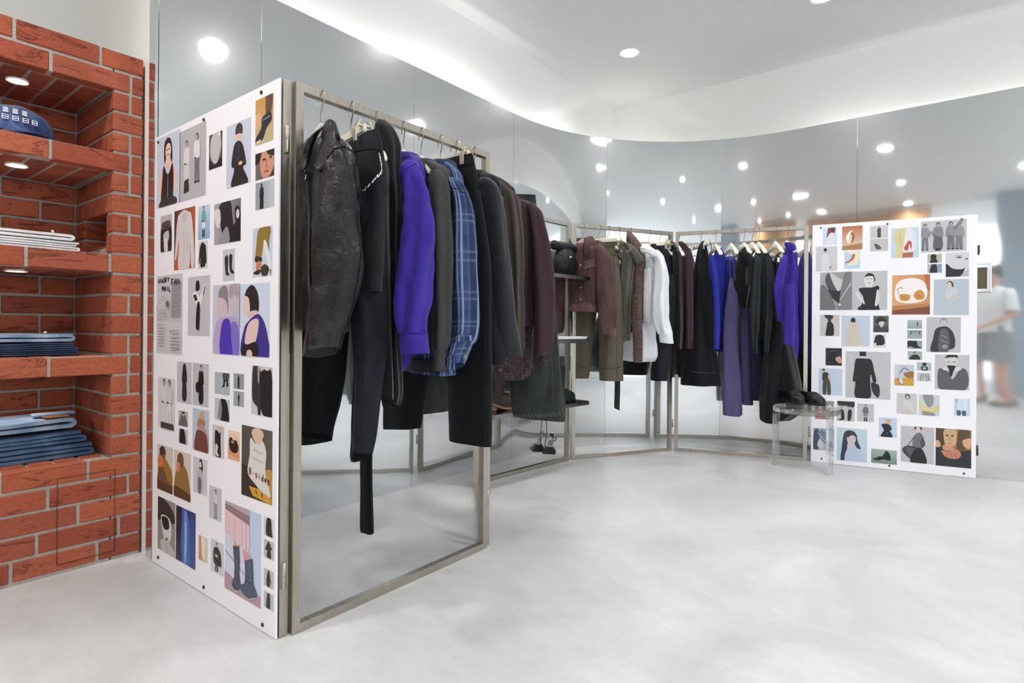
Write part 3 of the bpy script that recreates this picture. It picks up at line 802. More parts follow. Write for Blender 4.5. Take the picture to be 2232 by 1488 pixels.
vm = t.n('ShaderNodeVectorMath', operation='MULTIPLY_ADD'); t.l(t.noise(o, 30, 2), 'Color', vm, 0); vm.inputs[1].default_value = (.05, .05, .05); t.l(o, 0, vm, 2); t.l(vm, 0, v, 'Vector')
r = t.ramp(v, 'Distance', [(.02, hexc('6b5754')), (.045, hexc('33252a')), (.2, hexc('2c2125')), (.32, hexc('43353a'))]); t.l(r, 0, t.b, 'Base Color'); t.set(Roughness=.8); M['paisley'] = t.m
M['olive_denim'] = denim('olive_denim', '262a27', '444b46', fade=.7)
M['rose_denim'] = denim('rose_washed_denim', '483234', '725755', fade=.8, scale=11)
M['rose_seam'] = denim('rose_worn_edge', '5c4344', '8a6c6a', fade=.9)
M['khaki'] = fabric('khaki_canvas', '5e574a', .85, wr=.5, var=.12)
M['rib_green'] = knit('sage_rib_knit', '75736a', .017, depth_=.010, var=.45)
M['boucle'] = fabric('brown_boucle', '5b4a44', .95, weave=260, wb=1.0, var=.5, wr=.4)
M['white_cotton'] = fabric('white_poplin', 'e4e7ec', .7, wr=.7, var=.03, wrs=13, sheen=.05)
M['black_satin'] = fabric('green_black_satin', '161d1e', .4, wr=.9, var=.1, wrs=14)
M['cobalt'] = fabric('cobalt_satin', '1c2790', .45, wr=.9, var=.1, wrs=14)
M['lavender'] = fabric('lavender_jersey', '514a70', .85, wr=.35, var=.08)
M['slate_navy'] = fabric('slate_navy_jersey', '22243a', .85, wr=.35, var=.1)
M['thread_grey'] = plain('grey_thread', '5c5e62', .8)
M['thread_dark'] = plain('dark_thread', '0c0c0e', .8)
M['silver'] = plain('silver_chain', 'e2e2e0', .16, 1.0)
M['horn'] = plain('grey_button', '6d737e', .35)
HKB = [(-1.549, y) for y in (1.018, 1.126, 1.23, 1.345, 1.427, 1.524, 1.604, 1.706)]
rd = radians

# 1 black leather zip jacket
g = Garment('leather_jacket', 'black creased leather zip jacket, first garment on the front rail', 'jacket', HKB[0], rd(-8))
body = g.tube(g.keys([(702, 300, 14), (702, 318, 40), (704, 345, 56), (704, 385, 66), (702, 470, 72), (698, 560, 70), (694, 640, 64), (693, 700, 58), (693, 722, 56)], Y=1.018, q=.28), 'body', M['leather'], folds=(7, .006), wr=.006, n=48)
kr = g.keys([(744, 312, 18), (744, 330, 30), (742, 365, 36), (737, 450, 44), (736, 530, 50), (735, 575, 54), (730, 625, 52), (718, 690, 45), (708, 740, 40, None, .3), (702, 768, 37, None, .35)], X=(-1.405, -1.36), q=1.0)
sl = g.tube(kr, 'sleeve', M['leather'], wr=.011, fr=11, folds=(4, .004), n=44, step=.015)
g.tube(g.mirror_keys(kr), 'sleeve', M['leather'], wr=.011, fr=11, folds=(4, .004))
g.leaf([(726, 264), (712, 284), (702, 312), (692, 342), (684, 362)], [(737, 288), (738, 318), (728, 344), (714, 366), (696, 375)], .99, .94, M['leather'])
g.leaf([(714, 270), (693, 292), (681, 320), (675, 346), (672, 360)], [(694, 284), (670, 304), (656, 336), (650, 362), (658, 374)], .995, .958, M['leather'])
g.leaf([(708, 268), (716, 262), (722, 261), (728, 264), (733, 270)], [(700, 300), (712, 304), (722, 306), (734, 306), (741, 304)], .995, .98, M['leather'], name='collar_back')
g.patch(body, [(668, 372), (674, 376), (694, 715), (686, 712)], 'zip_placket', plain('zip_tape', '2a2a2c', .5), off=.006, nu=3, nv=18)
mb = MB(); p, n_ = body.surf(673, 366, .012)
mb.box(p+UPZ*-.006, (.008, .004, .016), ch=.0015); mb.tube([p+UPZ*-.012+Vector((.006*cos(a/12*2*pi), 0, .012*sin(a/12*2*pi)-.012)) for a in range(12)], .0016, n=5, closed=True)
g.put(mb, 'zip_pull', M['silver'])
g.seam(sl, [(771, 345), (779, 430), (784, 510), (788, 560), (781, 615), (768, 670), (752, 725), (742, 768)], M['thread_dark'], .0022)
g.seam(sl, [(712, 345), (728, 324), (750, 318), (770, 330)], M['thread_dark'], .0022)
hanger(HKB[0], rd(-8), 'cream hanger inside the black leather jacket')

# 2 black cargo trousers with a silver chain
g = Garment('cargo_trousers', 'black cargo trousers with silver chain and gathered cuffs, behind the leather jacket', 'trousers', HKB[1], rd(-11))
hip = Tube(g.keys([(785, 300, 36, .10), (786, 330, 42, .16), (788, 400, 47), (785, 480, 50), (770, 560, 62), (758, 640, 66)], X=-1.50, q=.3), g.phi, n=40, seed=2, folds=(5, .004))
rl = Tube(g.keys([(790, 420, 38), (791, 520, 43), (795, 600, 41), (803, 690, 36), (808, 760, 32), (803, 830, 29), (797, 900, 26), (792, 955, 24), (789, 988, 24, None, .2), (789, 1004, 22, None, .2)], X=(-1.47, -1.44), q=.85), g.phi, n=36, seed=4, folds=(4, .006), wr=.007)
ll = Tube(g.keys([(722, 520, 46), (708, 640, 52), (698, 760, 52), (694, 850, 47), (690, 920, 38), (688, 950, 36, None, .25), (687, 966, 34, None, .25)], X=(-1.66, -1.70), q=.85), g.phi, n=36, seed=6, folds=(4, .006), wr=.007)
g.emit([hip, ll], 'trouser_body', M['black_twill']); g.emit([rl], 'leg', M['black_denim'], label='faded right leg')
g.patch(hip, [(768, 302), (824, 300), (827, 330), (770, 332)], 'waistband', M['black_denim'], off=.004)
g.patch(rl, [(789, 446), (831, 440), (834, 484), (790, 490)], 'pocket_flap', M['black_twill'], off=.014)
g.patch(rl, [(791, 490), (833, 486), (833, 584), (792, 588)], 'cargo_pocket', M['black_denim'], off=.008)
for tb, q4 in ((rl, [(768, 984), (810, 990), (810, 1003), (767, 1001)]), (ll, [(655, 932), (722, 952), (720, 968), (655, 946)])):
    g.patch(tb, q4, 'gathered_cuff', M['black_knit'], off=.003, nu=12)
g.seam(rl, [(778, 800), (776, 860), (772, 930), (768, 985)], M['thread_grey'], .0008)
g.seam(rl, [(797, 760), (790, 850), (785, 900), (780, 985)], M['thread_dark'], .0012)
mb = MB(); cp = [hip.surf(x, y, .018)[0] for x, y in ((824, 338), (827, 362), (827, 378), (818, 392), (806, 408), (793, 420), (782, 408), (779, 396))]
cs = spline([tuple(p) for p in cp], 4)
for i in range(0, len(cs)-1):
    c = (cs[i]+cs[i+1])/2; d = (cs[i+1]-cs[i]).normalized(); u = d.cross(UPZ if i % 2 else Vector((.8, .6, .3))).normalized(); L = (cs[i+1]-cs[i]).length*.72
    mb.tube([c+d*L*cos(2*pi*k/10)+u*L*.55*sin(2*pi*k/10) for k in range(10)], .0016, n=5, closed=True)
g.put(mb, 'chain', M['silver'], kind='stuff')
hanger(HKB[1], rd(-11), 'cream clip hanger holding the black cargo trousers', clip=True, clips=(-.13, .09), cx=.0)

# 3 black knit coat with a long belt
g = Garment('knit_coat', 'black knit coat with raised hood and a long ribbed tie, behind the cargo trousers', 'coat', HKB[2], rd(-24))
kr = g.keys([(832, 262, 9), (838, 280, 20), (846, 310, 25), (850, 340, 22), (850, 450, 21), (850, 600, 22), (850, 740, 23), (852, 850, 22), (853, 885, 16, None, .4)], X=(-1.50, -1.44), q=1.4)
g.tube(kr, 'body', M['black_wool'], folds=(5, .006), wr=.008, n=36)
g.tube(g.keys([(812, 330, 20), (812, 400, 36), (812, 600, 40), (815, 800, 40), (818, 860, 36)], Y=1.235, q=.3), 'back', M['black_wool'], folds=(6, .01))
g.tube(g.keys([(800, 830, 10), (799, 930, 12), (798, 1010, 13), (799, 1080, 13), (800, 1150, 14), (800, 1158, 12, None, .4)], Y=1.17, q=.3), 'knit_tie', M['black_knit'], folds=(4, .001), wr=.003, n=20)
hanger(HKB[2], rd(-24), 'cream hanger inside the black knit coat', drop=.0)

# 4 violet shirt
g = Garment('violet_shirt', 'bright violet cotton shirt with long cuffed sleeve, on the front rail', 'shirt', HKB[3], rd(-25))
body = g.tube(g.keys([(874, 340, 10), (880, 352, 26), (882, 375, 36), (882, 430, 40), (878, 520, 44), (874, 620, 44), (868, 700, 38), (866, 760, 26), (868, 792, 18), (869, 808, 9)], Y=1.345, q=.36), 'body', M['violet'], folds=(6, .008), n=40)
ks = [(893, 350, 10), (895, 366, 22), (899, 392, 26), (905, 430, 29), (911, 480, 34), (912, 520, 35), (909, 560, 34), (904, 620, 33), (899, 670, 33), (897, 705, 32), (899, 726, 29, None, .05)]
kr = g.keys(ks, X=(-1.385, -1.35), q=.95)
sl = g.tube(kr, 'sleeve', M['violet'], folds=(4, .009), wr=.014, fr=14, n=48, step=.012); g.tube(g.mirror_keys(kr), 'sleeve', M['violet'], folds=(4, .006), wr=.009)
cf = g.tube(g.keys([(900, 723, 30), (902, 745, 31), (905, 771, 31, None, .08)], X=-1.35, q=.9), 'cuff', M['violet'], folds=(3, .002), wr=.003, n=36)
g.seam(sl, [(872, 390), (888, 366), (905, 356), (916, 372)], M['violet_dark'], .0013); g.seam(cf, [(872, 728), (890, 728), (912, 727), (930, 726)], M['violet_dark'], .001)
g.collar((-1.549, 1.345, 1.468), .058, .046, M['violet'], stand=.022, leaf=.045, spread=.018, drop=.03)
hanger(HKB[3], rd(-25), 'cream hanger inside the violet shirt')

# 5 charcoal overshirt
g = Garment('charcoal_overshirt', 'charcoal grey overshirt with narrow cuff, between violet shirt and blue plaid shirt', 'shirt', HKB[4], rd(-20))
g.tube(g.keys([(914, 352, 12), (924, 366, 26), (934, 385, 36), (938, 430, 38), (935, 560, 40), (930, 700, 40), (928, 770, 38)], Y=1.427, q=.3), 'body', M['charcoal'], folds=(6, .006))
kr = g.keys([(950, 372, 10), (954, 390, 18), (958, 420, 20), (959, 500, 22), (962, 560, 21), (963, 640, 21), (962, 700, 21), (960, 745, 18), (958, 760, 15)], X=(-1.40, -1.375), q=1.0)
sl = g.tube(kr, 'sleeve', M['charcoal'], folds=(4, .006), wr=.006, n=36); g.tube(g.mirror_keys(kr), 'sleeve', M['charcoal'])
g.tube(g.keys([(957, 757, 14), (957, 785, 13), (957, 808, 13)], X=-1.375, q=.9), 'cuff', M['charcoal'], folds=(3, .001), wr=.002, n=24)
g.collar((-1.549, 1.427, 1.458), .058, .046, M['charcoal'], stand=.03, leaf=.05, spread=.018, drop=.03)
g.seam(sl, [(966, 420), (968, 520), (970, 620), (968, 730)], M['thread_grey'], .0009)
hanger(HKB[4], rd(-20), 'cream hanger inside the charcoal overshirt')

# 6 blue plaid flannel shirt
g = Garment('plaid_shirt', 'blue plaid flannel shirt with a grey button on the cuff', 'shirt', HKB[5], rd(-22))
body = g.tube(g.keys([(946, 352, 13), (956, 364, 22), (968, 385, 32), (970, 420, 36), (960, 520, 44), (945, 640, 48), (935, 740, 50), (932, 790, 52), (932, 811, 52)], Y=1.524, q=.32), 'body', M['plaid'], folds=(6, .007), n=44)
g.patch(body, [(890, 782), (982, 778), (982, 806), (888, 806)], 'hem_band', M['grey_plaid'], off=.004, nu=14, nv=3)
kr = g.keys([(984, 388, 9), (992, 402, 18), (1003, 428, 20), (1009, 470, 24), (1011, 530, 28), (1012, 600, 30), (1014, 660, 31), (1014, 705, 31), (1010, 738, 30, None, .1), (1004, 756, 27, None, .3)], X=(-1.385, -1.35), q=.95)
sl = g.tube(kr, 'sleeve', M['plaid'], folds=(5, .005), wr=.007, n=44, step=.015); g.tube(g.mirror_keys(kr), 'sleeve', M['plaid'])
cf = g.tube(g.keys([(1006, 752, 26, None, .35), (998, 775, 24, None, .4), (991, 798, 21, None, .4)], X=-1.35, q=.9), 'cuff', M['plaid'], folds=(3, .001), wr=.002, n=36)
g.button(cf, 1013, 779, M['horn'], .009)
g.collar((-1.549, 1.524, 1.475), .058, .046, M['plaid'], stand=.032, leaf=.05, spread=.018, drop=.03)
g.seam(sl, [(985, 410), (1000, 412), (1016, 424)], M['thread_dark'], .0012)
hanger(HKB[5], rd(-22), 'cream hanger inside the blue plaid shirt')

# 7 black tailored trousers
g = Garment('wide_trousers', 'plain black wide-leg trousers clipped by the waistband, behind the plaid shirt', 'trousers', HKB[6], 0)
hip = Tube(g.keys([(995, 342, 33, .10), (998, 365, 36, .14), (1004, 420, 40), (1004, 520, 46), (985, 620, 60), (970, 690, 70)], Y=1.604, q=.25), 0, n=40, seed=3, folds=(4, .003))
rl = Tube(g.keys([(1018, 420, 28), (1026, 560, 40), (1025, 700, 45), (1023, 820, 48), (1024, 920, 48), (1024, 965, 47)], Y=(1.59), q=.32), 0, n=36, seed=5, folds=(4, .003), wr=.003)
ll = Tube(g.keys([(950, 520, 40), (905, 700, 48), (892, 800, 46), (880, 870, 43), (876, 918, 39), (875, 934, 37, None, .12)], Y=1.60, q=.32), 0, n=36, seed=7, folds=(4, .004), wr=.004)
g.emit([hip, rl, ll], 'trouser_body', M['black_twill'])
wb = g.patch(hip, [(966, 346), (1026, 340), (1028, 358), (968, 366)], 'waistband', M['black_wool'], off=.004)
g.seam(rl, [(1054, 560), (1056, 700), (1057, 820), (1057, 960)], M['thread_dark'], .001)
hanger(HKB[6], 0, 'cream clip hanger holding the plain black wide-leg trousers', clip=True, drop=-.045, cx=-.11, clips=(-.16, .17))

# 8 navy-black blazer
g = Garment('wool_blazer', 'navy-black wool blazer hanging last on the front rail', 'jacket', HKB[7], rd(-20))
g.tube(g.keys([(1040, 378, 10), (1046, 388, 24), (1052, 404, 32), (1052, 440, 36), (1048, 560, 42), (1046, 680, 46), (1050, 760, 50), (1052, 790, 46)], Y=1.706, q=.28), 'body', M['navy_wool'], folds=(5, .005))
kr = g.keys([(1056, 388, 10), (1060, 400, 20), (1066, 425, 25), (1073, 480, 28), (1079, 550, 29), (1085, 620, 30), (1089, 680, 31), (1095, 735, 34, None, -.1), (1099, 768, 36, None, -.25)], X=(-1.43, -1.39), q=.9)
sl = g.tube(kr, 'sleeve', M['navy_wool'], folds=(4, .004), wr=.004, n=36); g.tube(g.mirror_keys(kr), 'sleeve', M['navy_wool'])
g.seam(sl, [(1044, 424), (1048, 404), (1060, 398), (1076, 406)], M['thread_dark'], .0014)
g.collar((-1.549, 1.706, 1.478), .06, .05, M['navy_wool'], stand=.03, leaf=.05, spread=.018, drop=.03)
hanger(HKB[7], rd(-20), 'cream hanger inside the navy-black blazer')

# ---- frame receding straight away from the camera
def onC(f): return P_C0+(P_C1-P_C0)*f
pc = onC(.15)
g = Garment('corduroy_shirt', 'brown-grey corduroy shirt, narrow sleeve showing beside the navy-black blazer', 'shirt', pc, TH-.5)
g.tube(g.keys([(1054, 378, 9), (1064, 388, 22), (1080, 408, 32), (1088, 432, 36), (1090, 560, 40), (1092, 700, 40), (1094, 770, 38)], q=.45), 'body', M['cord'], folds=(6, .006))
kr = g.keys([(1098, 408, 7), (1108, 420, 13), (1114, 440, 15), (1121, 500, 15), (1126, 560, 15), (1128, 620, 14), (1129, 690, 13), (1132, 740, 11), (1134, 764, 8)], d=(-.06, -.08), q=1.1)
sl = g.tube(kr, 'sleeve', M['cord'], folds=(5, .007), wr=.008, n=36); g.tube(g.mirror_keys(kr), 'sleeve', M['cord'])
g.collar((pc.x, pc.y, 1.475), .058, .046, M['cord'], stand=.032, leaf=.05, spread=.018, drop=.03)
hanger(pc, TH-.5, 'cream hanger inside the corduroy shirt')
pc = onC(.52)
g = Garment('paisley_shirt', 'dark brown paisley shirt whose curved hem shows below the blazer', 'shirt', pc, TH-.2)
g.tube(g.keys([(1068, 420, 14), (1080, 440, 50), (1098, 480, 58), (1112, 600, 54), (1118, 700, 46), (1117, 770, 46), (1112, 800, 46, None, -.22), (1103, 816, 40, None, -.25), (1092, 827, 26, None, -.1)], d=-.02, q=.2), 'body', M['paisley'], folds=(6, .004), wr=.004, n=40)
kr = g.keys([(1160, 500, 8), (1174, 600, 12), (1181, 700, 11), (1182, 770, 10), (1184, 786, 9, None, -.2), (1186, 796, 5)], d=-.09, q=.5)
g.tube(kr, 'sleeve', M['paisley'], n=24)
hanger(pc, TH-.2, 'cream hanger inside the paisley shirt')
pc = onC(.42)
g = Garment('burgundy_jacket', 'dark burgundy jacket facing the room, in front of the olive denim trousers', 'jacket', pc, TH)
g.tube(g.keys([(1108, 430, 12), (1122, 440, 34), (1130, 456, 42), (1128, 500, 44), (1124, 600, 44), (1126, 680, 38), (1128, 712, 36)], q=.3, d=.0), 'body', M['burgundy'], folds=(6, .006), n=40)
kr = g.keys([(1158, 446, 8), (1167, 462, 14), (1173, 490, 16), (1179, 530, 19), (1184, 580, 22), (1187, 640, 22), (1187, 700, 21), (1185, 745, 19), (1184, 768, 18)], d=(-.03, -.06), q=.9)
sl = g.tube(kr, 'sleeve', M['burgundy'], folds=(4, .005), wr=.006, n=36); g.tube(g.mirror_keys(kr), 'sleeve', M['burgundy'])
g.collar((pc.x, pc.y, 1.478), .06, .05, M['burgundy'], stand=.03, leaf=.05, spread=.018, drop=.03)
hanger(pc, TH, 'cream hanger inside the burgundy jacket on the receding frame')
pc = onC(.6)
g = Garment('olive_trousers', 'olive green washed denim wide trousers with frayed hems', 'trousers', pc, TH)
hip = Tube(g.keys([(1080, 424, 88, .08), (1080, 455, 90, .11), (1078, 520, 100), (1075, 620, 112), (1072, 690, 122)], q=.2), TH, n=40, seed=3, folds=(4, .004))
rl = Tube(g.keys([(1125, 500, 44), (1146, 620, 54), (1156, 700, 54), (1164, 790, 55), (1171, 860, 57), (1174, 904, 57, None, -.1), (1174, 912, 55, None, -.1)], d=-.03, q=.4), TH, n=40, seed=5, folds=(4, .006), wr=.004)
ll = Tube(g.keys([(1020, 560, 56), (985, 700, 60), (962, 800, 50), (951, 860, 40), (950, 890, 36, None, .15), (950, 898, 34, None, .15)], d=.0, q=.4), TH, n=36, seed=7, folds=(4, .006), wr=.004)
g.emit([hip, rl, ll], 'trouser_body', M['olive_denim'])
g.patch(hip, [(1108, 422), (1164, 416), (1168, 446), (1110, 452)], 'waistband', M['olive_denim'], off=.005)
g.seam(rl, [(1205, 620), (1211, 700), (1218, 790), (1226, 895)], M['thread_grey'], .0012); g.seam(rl, [(1200, 730), (1204, 820), (1207, 890)], M['thread_grey'], .0008)
mb = MB()
for i in range(46):
    f = i/45; p, n_ = rl.surf(1119+108*f, 908-7*f+3*sin(i*2.1), .002); mb.tube([p+UPZ*.006, p+Vector((R.uniform(-.003, .003), R.uniform(-.003, .003), -.004-R.random()*.008))], .0016, n=4)
g.put(mb, 'frayed_hem', plain('olive_fray', '5d6860', .9), kind='stuff')
hanger(pc, TH, 'cream clip hanger holding the olive denim trousers above the burgundy jacket', clip=True, drop=-.03, clips=(-.15, .16), cx=.015)

# ---- fourth frame from the left
def onE(x): 
    r = ray(x, 490); d = (P_E1-P_E0); nx, ny = -d.y, d.x; t = (P_E0.x*nx+P_E0.y*ny)/(r.x*nx+r.y*ny); return Vector((r.x*t, r.y*t, 0))
def onF(x):
    r = ray(x, 495); d = (P_F1-P_F0); nx, ny = -d.y, d.x; t = (P_F0.x*nx+P_F0.y*ny)/(r.x*nx+r.y*ny); return Vector((r.x*t, r.y*t, 0))
pE = onE(1271); phE = TH-.55
g = Garment('denim_jacket', 'washed dusty-rose denim trucker jacket with chest pockets, first on the middle rail', 'jacket', pE, phE)
body = g.tube(g.keys([(1268, 530, 13), (1268, 540, 30), (1267, 556, 37), (1266, 600, 38), (1265, 640, 38), (1266, 662, 38, .4, -.04)], q=.4, d=-.02), 'body', M['rose_denim'], folds=(5, .004), n=40, step=.014)
hb = g.tube(g.keys([(1266, 660, 38), (1266, 679, 38, .4, -.05)], q=.4, d=-.02), 'hem_band', M['rose_seam'], folds=(14, .0025), wr=.003, n=64)
kr = g.keys([(1304, 534, 7), (1309, 545, 14), (1315, 570, 18), (1320, 620, 20), (1324, 670, 21), (1325, 700, 19), (1326, 714, 17)], d=(-.10, -.16), q=.9)
sl = g.tube(kr, 'sleeve', M['rose_denim'], folds=(4, .004), wr=.007, n=36)
g.tube(g.keys([(1326, 712, 16), (1327, 729, 15, None, -.15)], d=-.16, q=.9), 'cuff', M['rose_seam'], folds=(12, .002), wr=.003, n=48)
kl = g.keys([(1232, 545, 8), (1230, 570, 15), (1226, 620, 16), (1222, 670, 14), (1219, 708, 11), (1216, 726, 9, None, .2)], d=.02, q=.9)
g.tube(kl, 'sleeve', M['rose_denim'], folds=(4, .004), wr=.007, n=30)
g.patch(body, [(1274, 569), (1299, 562), (1299, 580), (1274, 588)], 'pocket_flap', M['rose_seam'], off=.006); g.patch(body, [(1250, 574), (1257, 572), (1257, 586), (1250, 588)], 'pocket_flap', M['rose_seam'], off=.006)
g.patch(body, [(1262, 548), (1271, 546), (1272, 660), (1263, 662)], 'placket', M['rose_denim'], off=.004, nu=3, nv=14)
for px, py in ((1267, 577), (1267, 602), (1267, 627), (1267, 652)): g.button(body, px, py, M['nickel'], .0075)
g.button(body, 1285, 578, M['nickel'], .007)
g.seam(body, [(1250, 566), (1262, 565), (1280, 563), (1302, 558)], M['rose_seam'], .0018); g.seam(body, [(1276, 590), (1280, 630), (1284, 660)], M['rose_seam'], .0016)
g.seam(sl, [(1303, 560), (1306, 545), (1314, 540)], M['rose_seam'], .002)
g.collar((pE.x, pE.y, 1.468), .066, .052, M['rose_denim'], stand=.055, leaf=.08, spread=.03, drop=.07, gap=.45)
hanger(pE, phE, 'cream hanger inside the dusty-rose denim jacket')
pE = onE(1304)
g = Garment('khaki_trousers', 'khaki canvas trousers with turned hems and a dark strap, behind the rose denim jacket', 'trousers', pE, TH-.4)
hip = Tube(g.keys([(1320, 524, 26, .12), (1322, 545, 28, .2), (1318, 600, 34), (1312, 660, 42)], q=.3), TH, n=36, seed=3, folds=(4, .003))
rl = Tube(g.keys([(1326, 560, 22), (1331, 640, 23), (1332, 720, 24), (1332, 780, 24), (1333, 829, 24)], d=-.04, q=.7), TH, n=36, seed=5, folds=(4, .006), wr=.004)
ll = Tube(g.keys([(1290, 600, 26), (1276, 680, 24), (1271, 740, 21), (1268, 800, 18), (1266, 824, 17)], d=.04, q=.7), TH, n=32, seed=7, folds=(4, .005), wr=.004)
g.emit([hip, rl, ll], 'trouser_body', M['khaki'])
g.patch(hip, [(1298, 526), (1345, 522), (1346, 537), (1298, 541)], 'waistband', M['khaki'], off=.005)
g.seam(rl, [(1310, 803), (1325, 804), (1345, 801), (1355, 799)], plain('khaki_thread', '3b3628', .9), .0015); g.seam(ll, [(1251, 794), (1265, 799), (1284, 800)], plain('khaki_thread_2', '3b3628', .9), .0015)
g.seam(rl, [(1338, 560), (1342, 640), (1344, 720), (1345, 826)], plain('khaki_thread_3', '3b3628', .9), .001)
g.tube(g.keys([(1346, 810, 6), (1346, 850, 6), (1345, 886, 6), (1346, 892, 5, None, -.4)], d=.03, q=.3), 'strap', fabric('dark_olive_webbing', '33322b', .9), n=14, wr=.001, folds=(2, .0))
hanger(pE, TH-.4, 'cream clip hanger holding the khaki trousers', clip=True, clips=(-.05, .13), cx=.02)
pE = onE(1325)
g = Garment('rib_cardigan', 'sage green chunky rib-knit cardigan draped off its hanger', 'cardigan', pE, TH-.6)
g.tube(g.keys([(1352, 524, 5), (1360, 535, 12), (1369, 555, 18), (1370, 580, 15), (1366, 620, 13), (1363, 680, 12), (1362, 742, 11)], d=-.03, q=1.6), 'body', M['rib_green'], folds=(4, .006), wr=.006, n=40)
g.tube(g.keys([(1366, 530, 7), (1376, 542, 12), (1388, 560, 12), (1396, 574, 8, None, .4)], d=-.08, q=1.3), 'cap_sleeve', M['rib_green'], folds=(4, .004), n=32)
mb = MB(); rows = []
for i in range(25):
    a = -pi/2-.2+2*pi*i/24*.9; ax = Vector((cos(TH), sin(TH), 0)); bx = Vector((-sin(TH), cos(TH), 0)); c0 = at_dep(1362, 548, g.dep-.06)
    rows.append([c0+ax*(.055+.014*cos(k*2*pi/10))*cos(a)+bx*(.075+.014*cos(k*2*pi/10))*sin(a)+UPZ*(.014*sin(k*2*pi/10)+.03*cos(a)+.016*sin(a)) for k in range(10)])
mb.loft(rows, cap=True); g.put(mb, 'cowl', M['rib_green'])
hanger(pE, TH-.6, 'cream hanger inside the sage rib cardigan')
pE = onE(1347)
g = Garment('boucle_cardigan', 'brown boucle cardigan with pointed raised collar, beside the white shirt', 'cardigan', pE, TH-.6)
g.tube(g.keys([(1371, 504, 3), (1375, 513, 9), (1381, 528, 14), (1390, 548, 14), (1393, 580, 14), (1392, 640, 15), (1391, 692, 15)], d=-.02, q=1.6), 'body', M['boucle'], folds=(4, .004), wr=.008, fr=14, n=36)
g.tube(g.keys([(1388, 640, 9), (1389, 700, 11), (1391, 750, 10), (1391, 790, 9)], d=-.16, q=.9), 'sleeve', M['boucle'], folds=(3, .002), wr=.005, n=24)
hanger(pE, TH-.6, 'cream hanger inside the brown boucle cardigan')
pE = onE(1373); phW = TH-.75
g = Garment('white_shirt', 'crisp white cotton shirt with long cuffed sleeve on the middle rail', 'shirt', pE, phW)
g.tube(g.keys([(1403, 532, 7), (1412, 545, 16), (1420, 560, 19), (1420, 620, 16), (1414, 690, 16), (1404, 730, 26), (1398, 755, 36), (1397, 778, 38, 1.4, .1), (1402, 787, 26)], d=0, q=1.4), 'body', M['white_cotton'], folds=(5, .012), wr=.008, n=44)
kr = g.keys([(1430, 545, 6), (1436, 558, 11), (1440, 585, 13), (1441, 612, 14), (1440, 650, 15), (1441, 690, 16), (1446, 715, 15), (1450, 728, 14)], d=(-.12, -.2), q=1.0)
g.tube(kr, 'sleeve', M['white_cotton'], folds=(4, .006), wr=.009, fr=12, n=36)
g.tube(g.keys([(1451, 726, 14), (1453, 747, 14, None, -.1)], d=-.2, q=.9), 'cuff', M['white_cotton'], folds=(3, .001), wr=.002, n=28)
mb = MB()
for k, zo in ((0, 0), (1, -.012)):
    c0 = at_dep(1415, 548+5*k, g.dep-.12); ax = Vector((cos(TH), sin(TH), 0)); bx = Vector((-sin(TH), cos(TH), 0))
    mb.tube([c0+ax*(.052*cos(a*pi/8))+bx*(.05*sin(a*pi/8))-UPZ*(.022*cos(a*pi/8)) for a in range(-10, 4)], .0135, n=10)
g.put(mb, 'collar', M['white_cotton'])
g.seam(g.tube(g.keys([(1411, 585, 7), (1411, 640, 8), (1410, 700, 8)], d=-.11, q=.4), 'placket', M['white_cotton'], n=20, wr=.002, folds=(2, .0)), [(1415, 590), (1414, 640), (1414, 695)], plain('white_thread', 'b9bcc4', .8), .001)
hanger(pE, phW, 'cream hanger inside the white shirt')
pE = onE(1414)
g = Garment('cargo_jeans', 'faded black cargo jeans clipped by the waist, right of the white shirt', 'trousers', pE, TH-.7)
hip = Tube(g.keys([(1432, 533, 15), (1440, 552, 19), (1448, 580, 18), (1450, 640, 20), (1445, 700, 22)], q=.9), TH, n=32, seed=3, folds=(4, .003))
rl = Tube(g.keys([(1452, 600, 15), (1456, 640, 15), (1452, 700, 16), (1443, 760, 18), (1437, 815, 17), (1436, 829, 16)], d=-.1, q=1.0), TH, n=32, seed=5, folds=(4, .005))
ll = Tube(g.keys([(1420, 640, 24), (1402, 720, 28), (1390, 770, 28), (1384, 816, 26)], d=.06, q=.6), TH, n=32, seed=7, folds=(4, .005))
g.emit([hip, rl], 'trouser_body', M['black_denim']); g.emit([ll], 'leg', M['black_wool'])
g.patch(rl, [(1452, 594), (1466, 590), (1469, 610), (1453, 612)], 'pocket_flap', M['black_denim'], off=.01); g.patch(rl, [(1453, 612), (1470, 610), (1470, 648), (1453, 648)], 'cargo_pocket', M['black_denim'], off=.007)
hanger(pE, TH-.7, 'cream clip hanger holding the faded black cargo jeans', clip=True, clips=(-.04, .13), cx=.02)
pE = onE(1437)
g = Garment('black_coat', 'long plain black coat hanging at the post between middle and right rails', 'coat', pE, TH-.7)
g.tube(g.keys([(1459, 524, 6), (1468, 538, 13), (1476, 556, 13), (1478, 620, 13), (1479, 700, 13), (1482, 770, 15), (1485, 815, 15)], d=.06, q=1.8), 'body', M['black_wool'], folds=(5, .006), n=36)
kr = g.keys([(1472, 545, 5), (1476, 560, 8), (1478, 640, 9), (1478, 720, 9), (1477, 760, 8)], d=-.12, q=1.0)
g.tube(kr, 'sleeve', M['black_wool'], folds=(4, .004))
hanger(pE, TH-.7, 'cream hanger inside the long plain black coat')

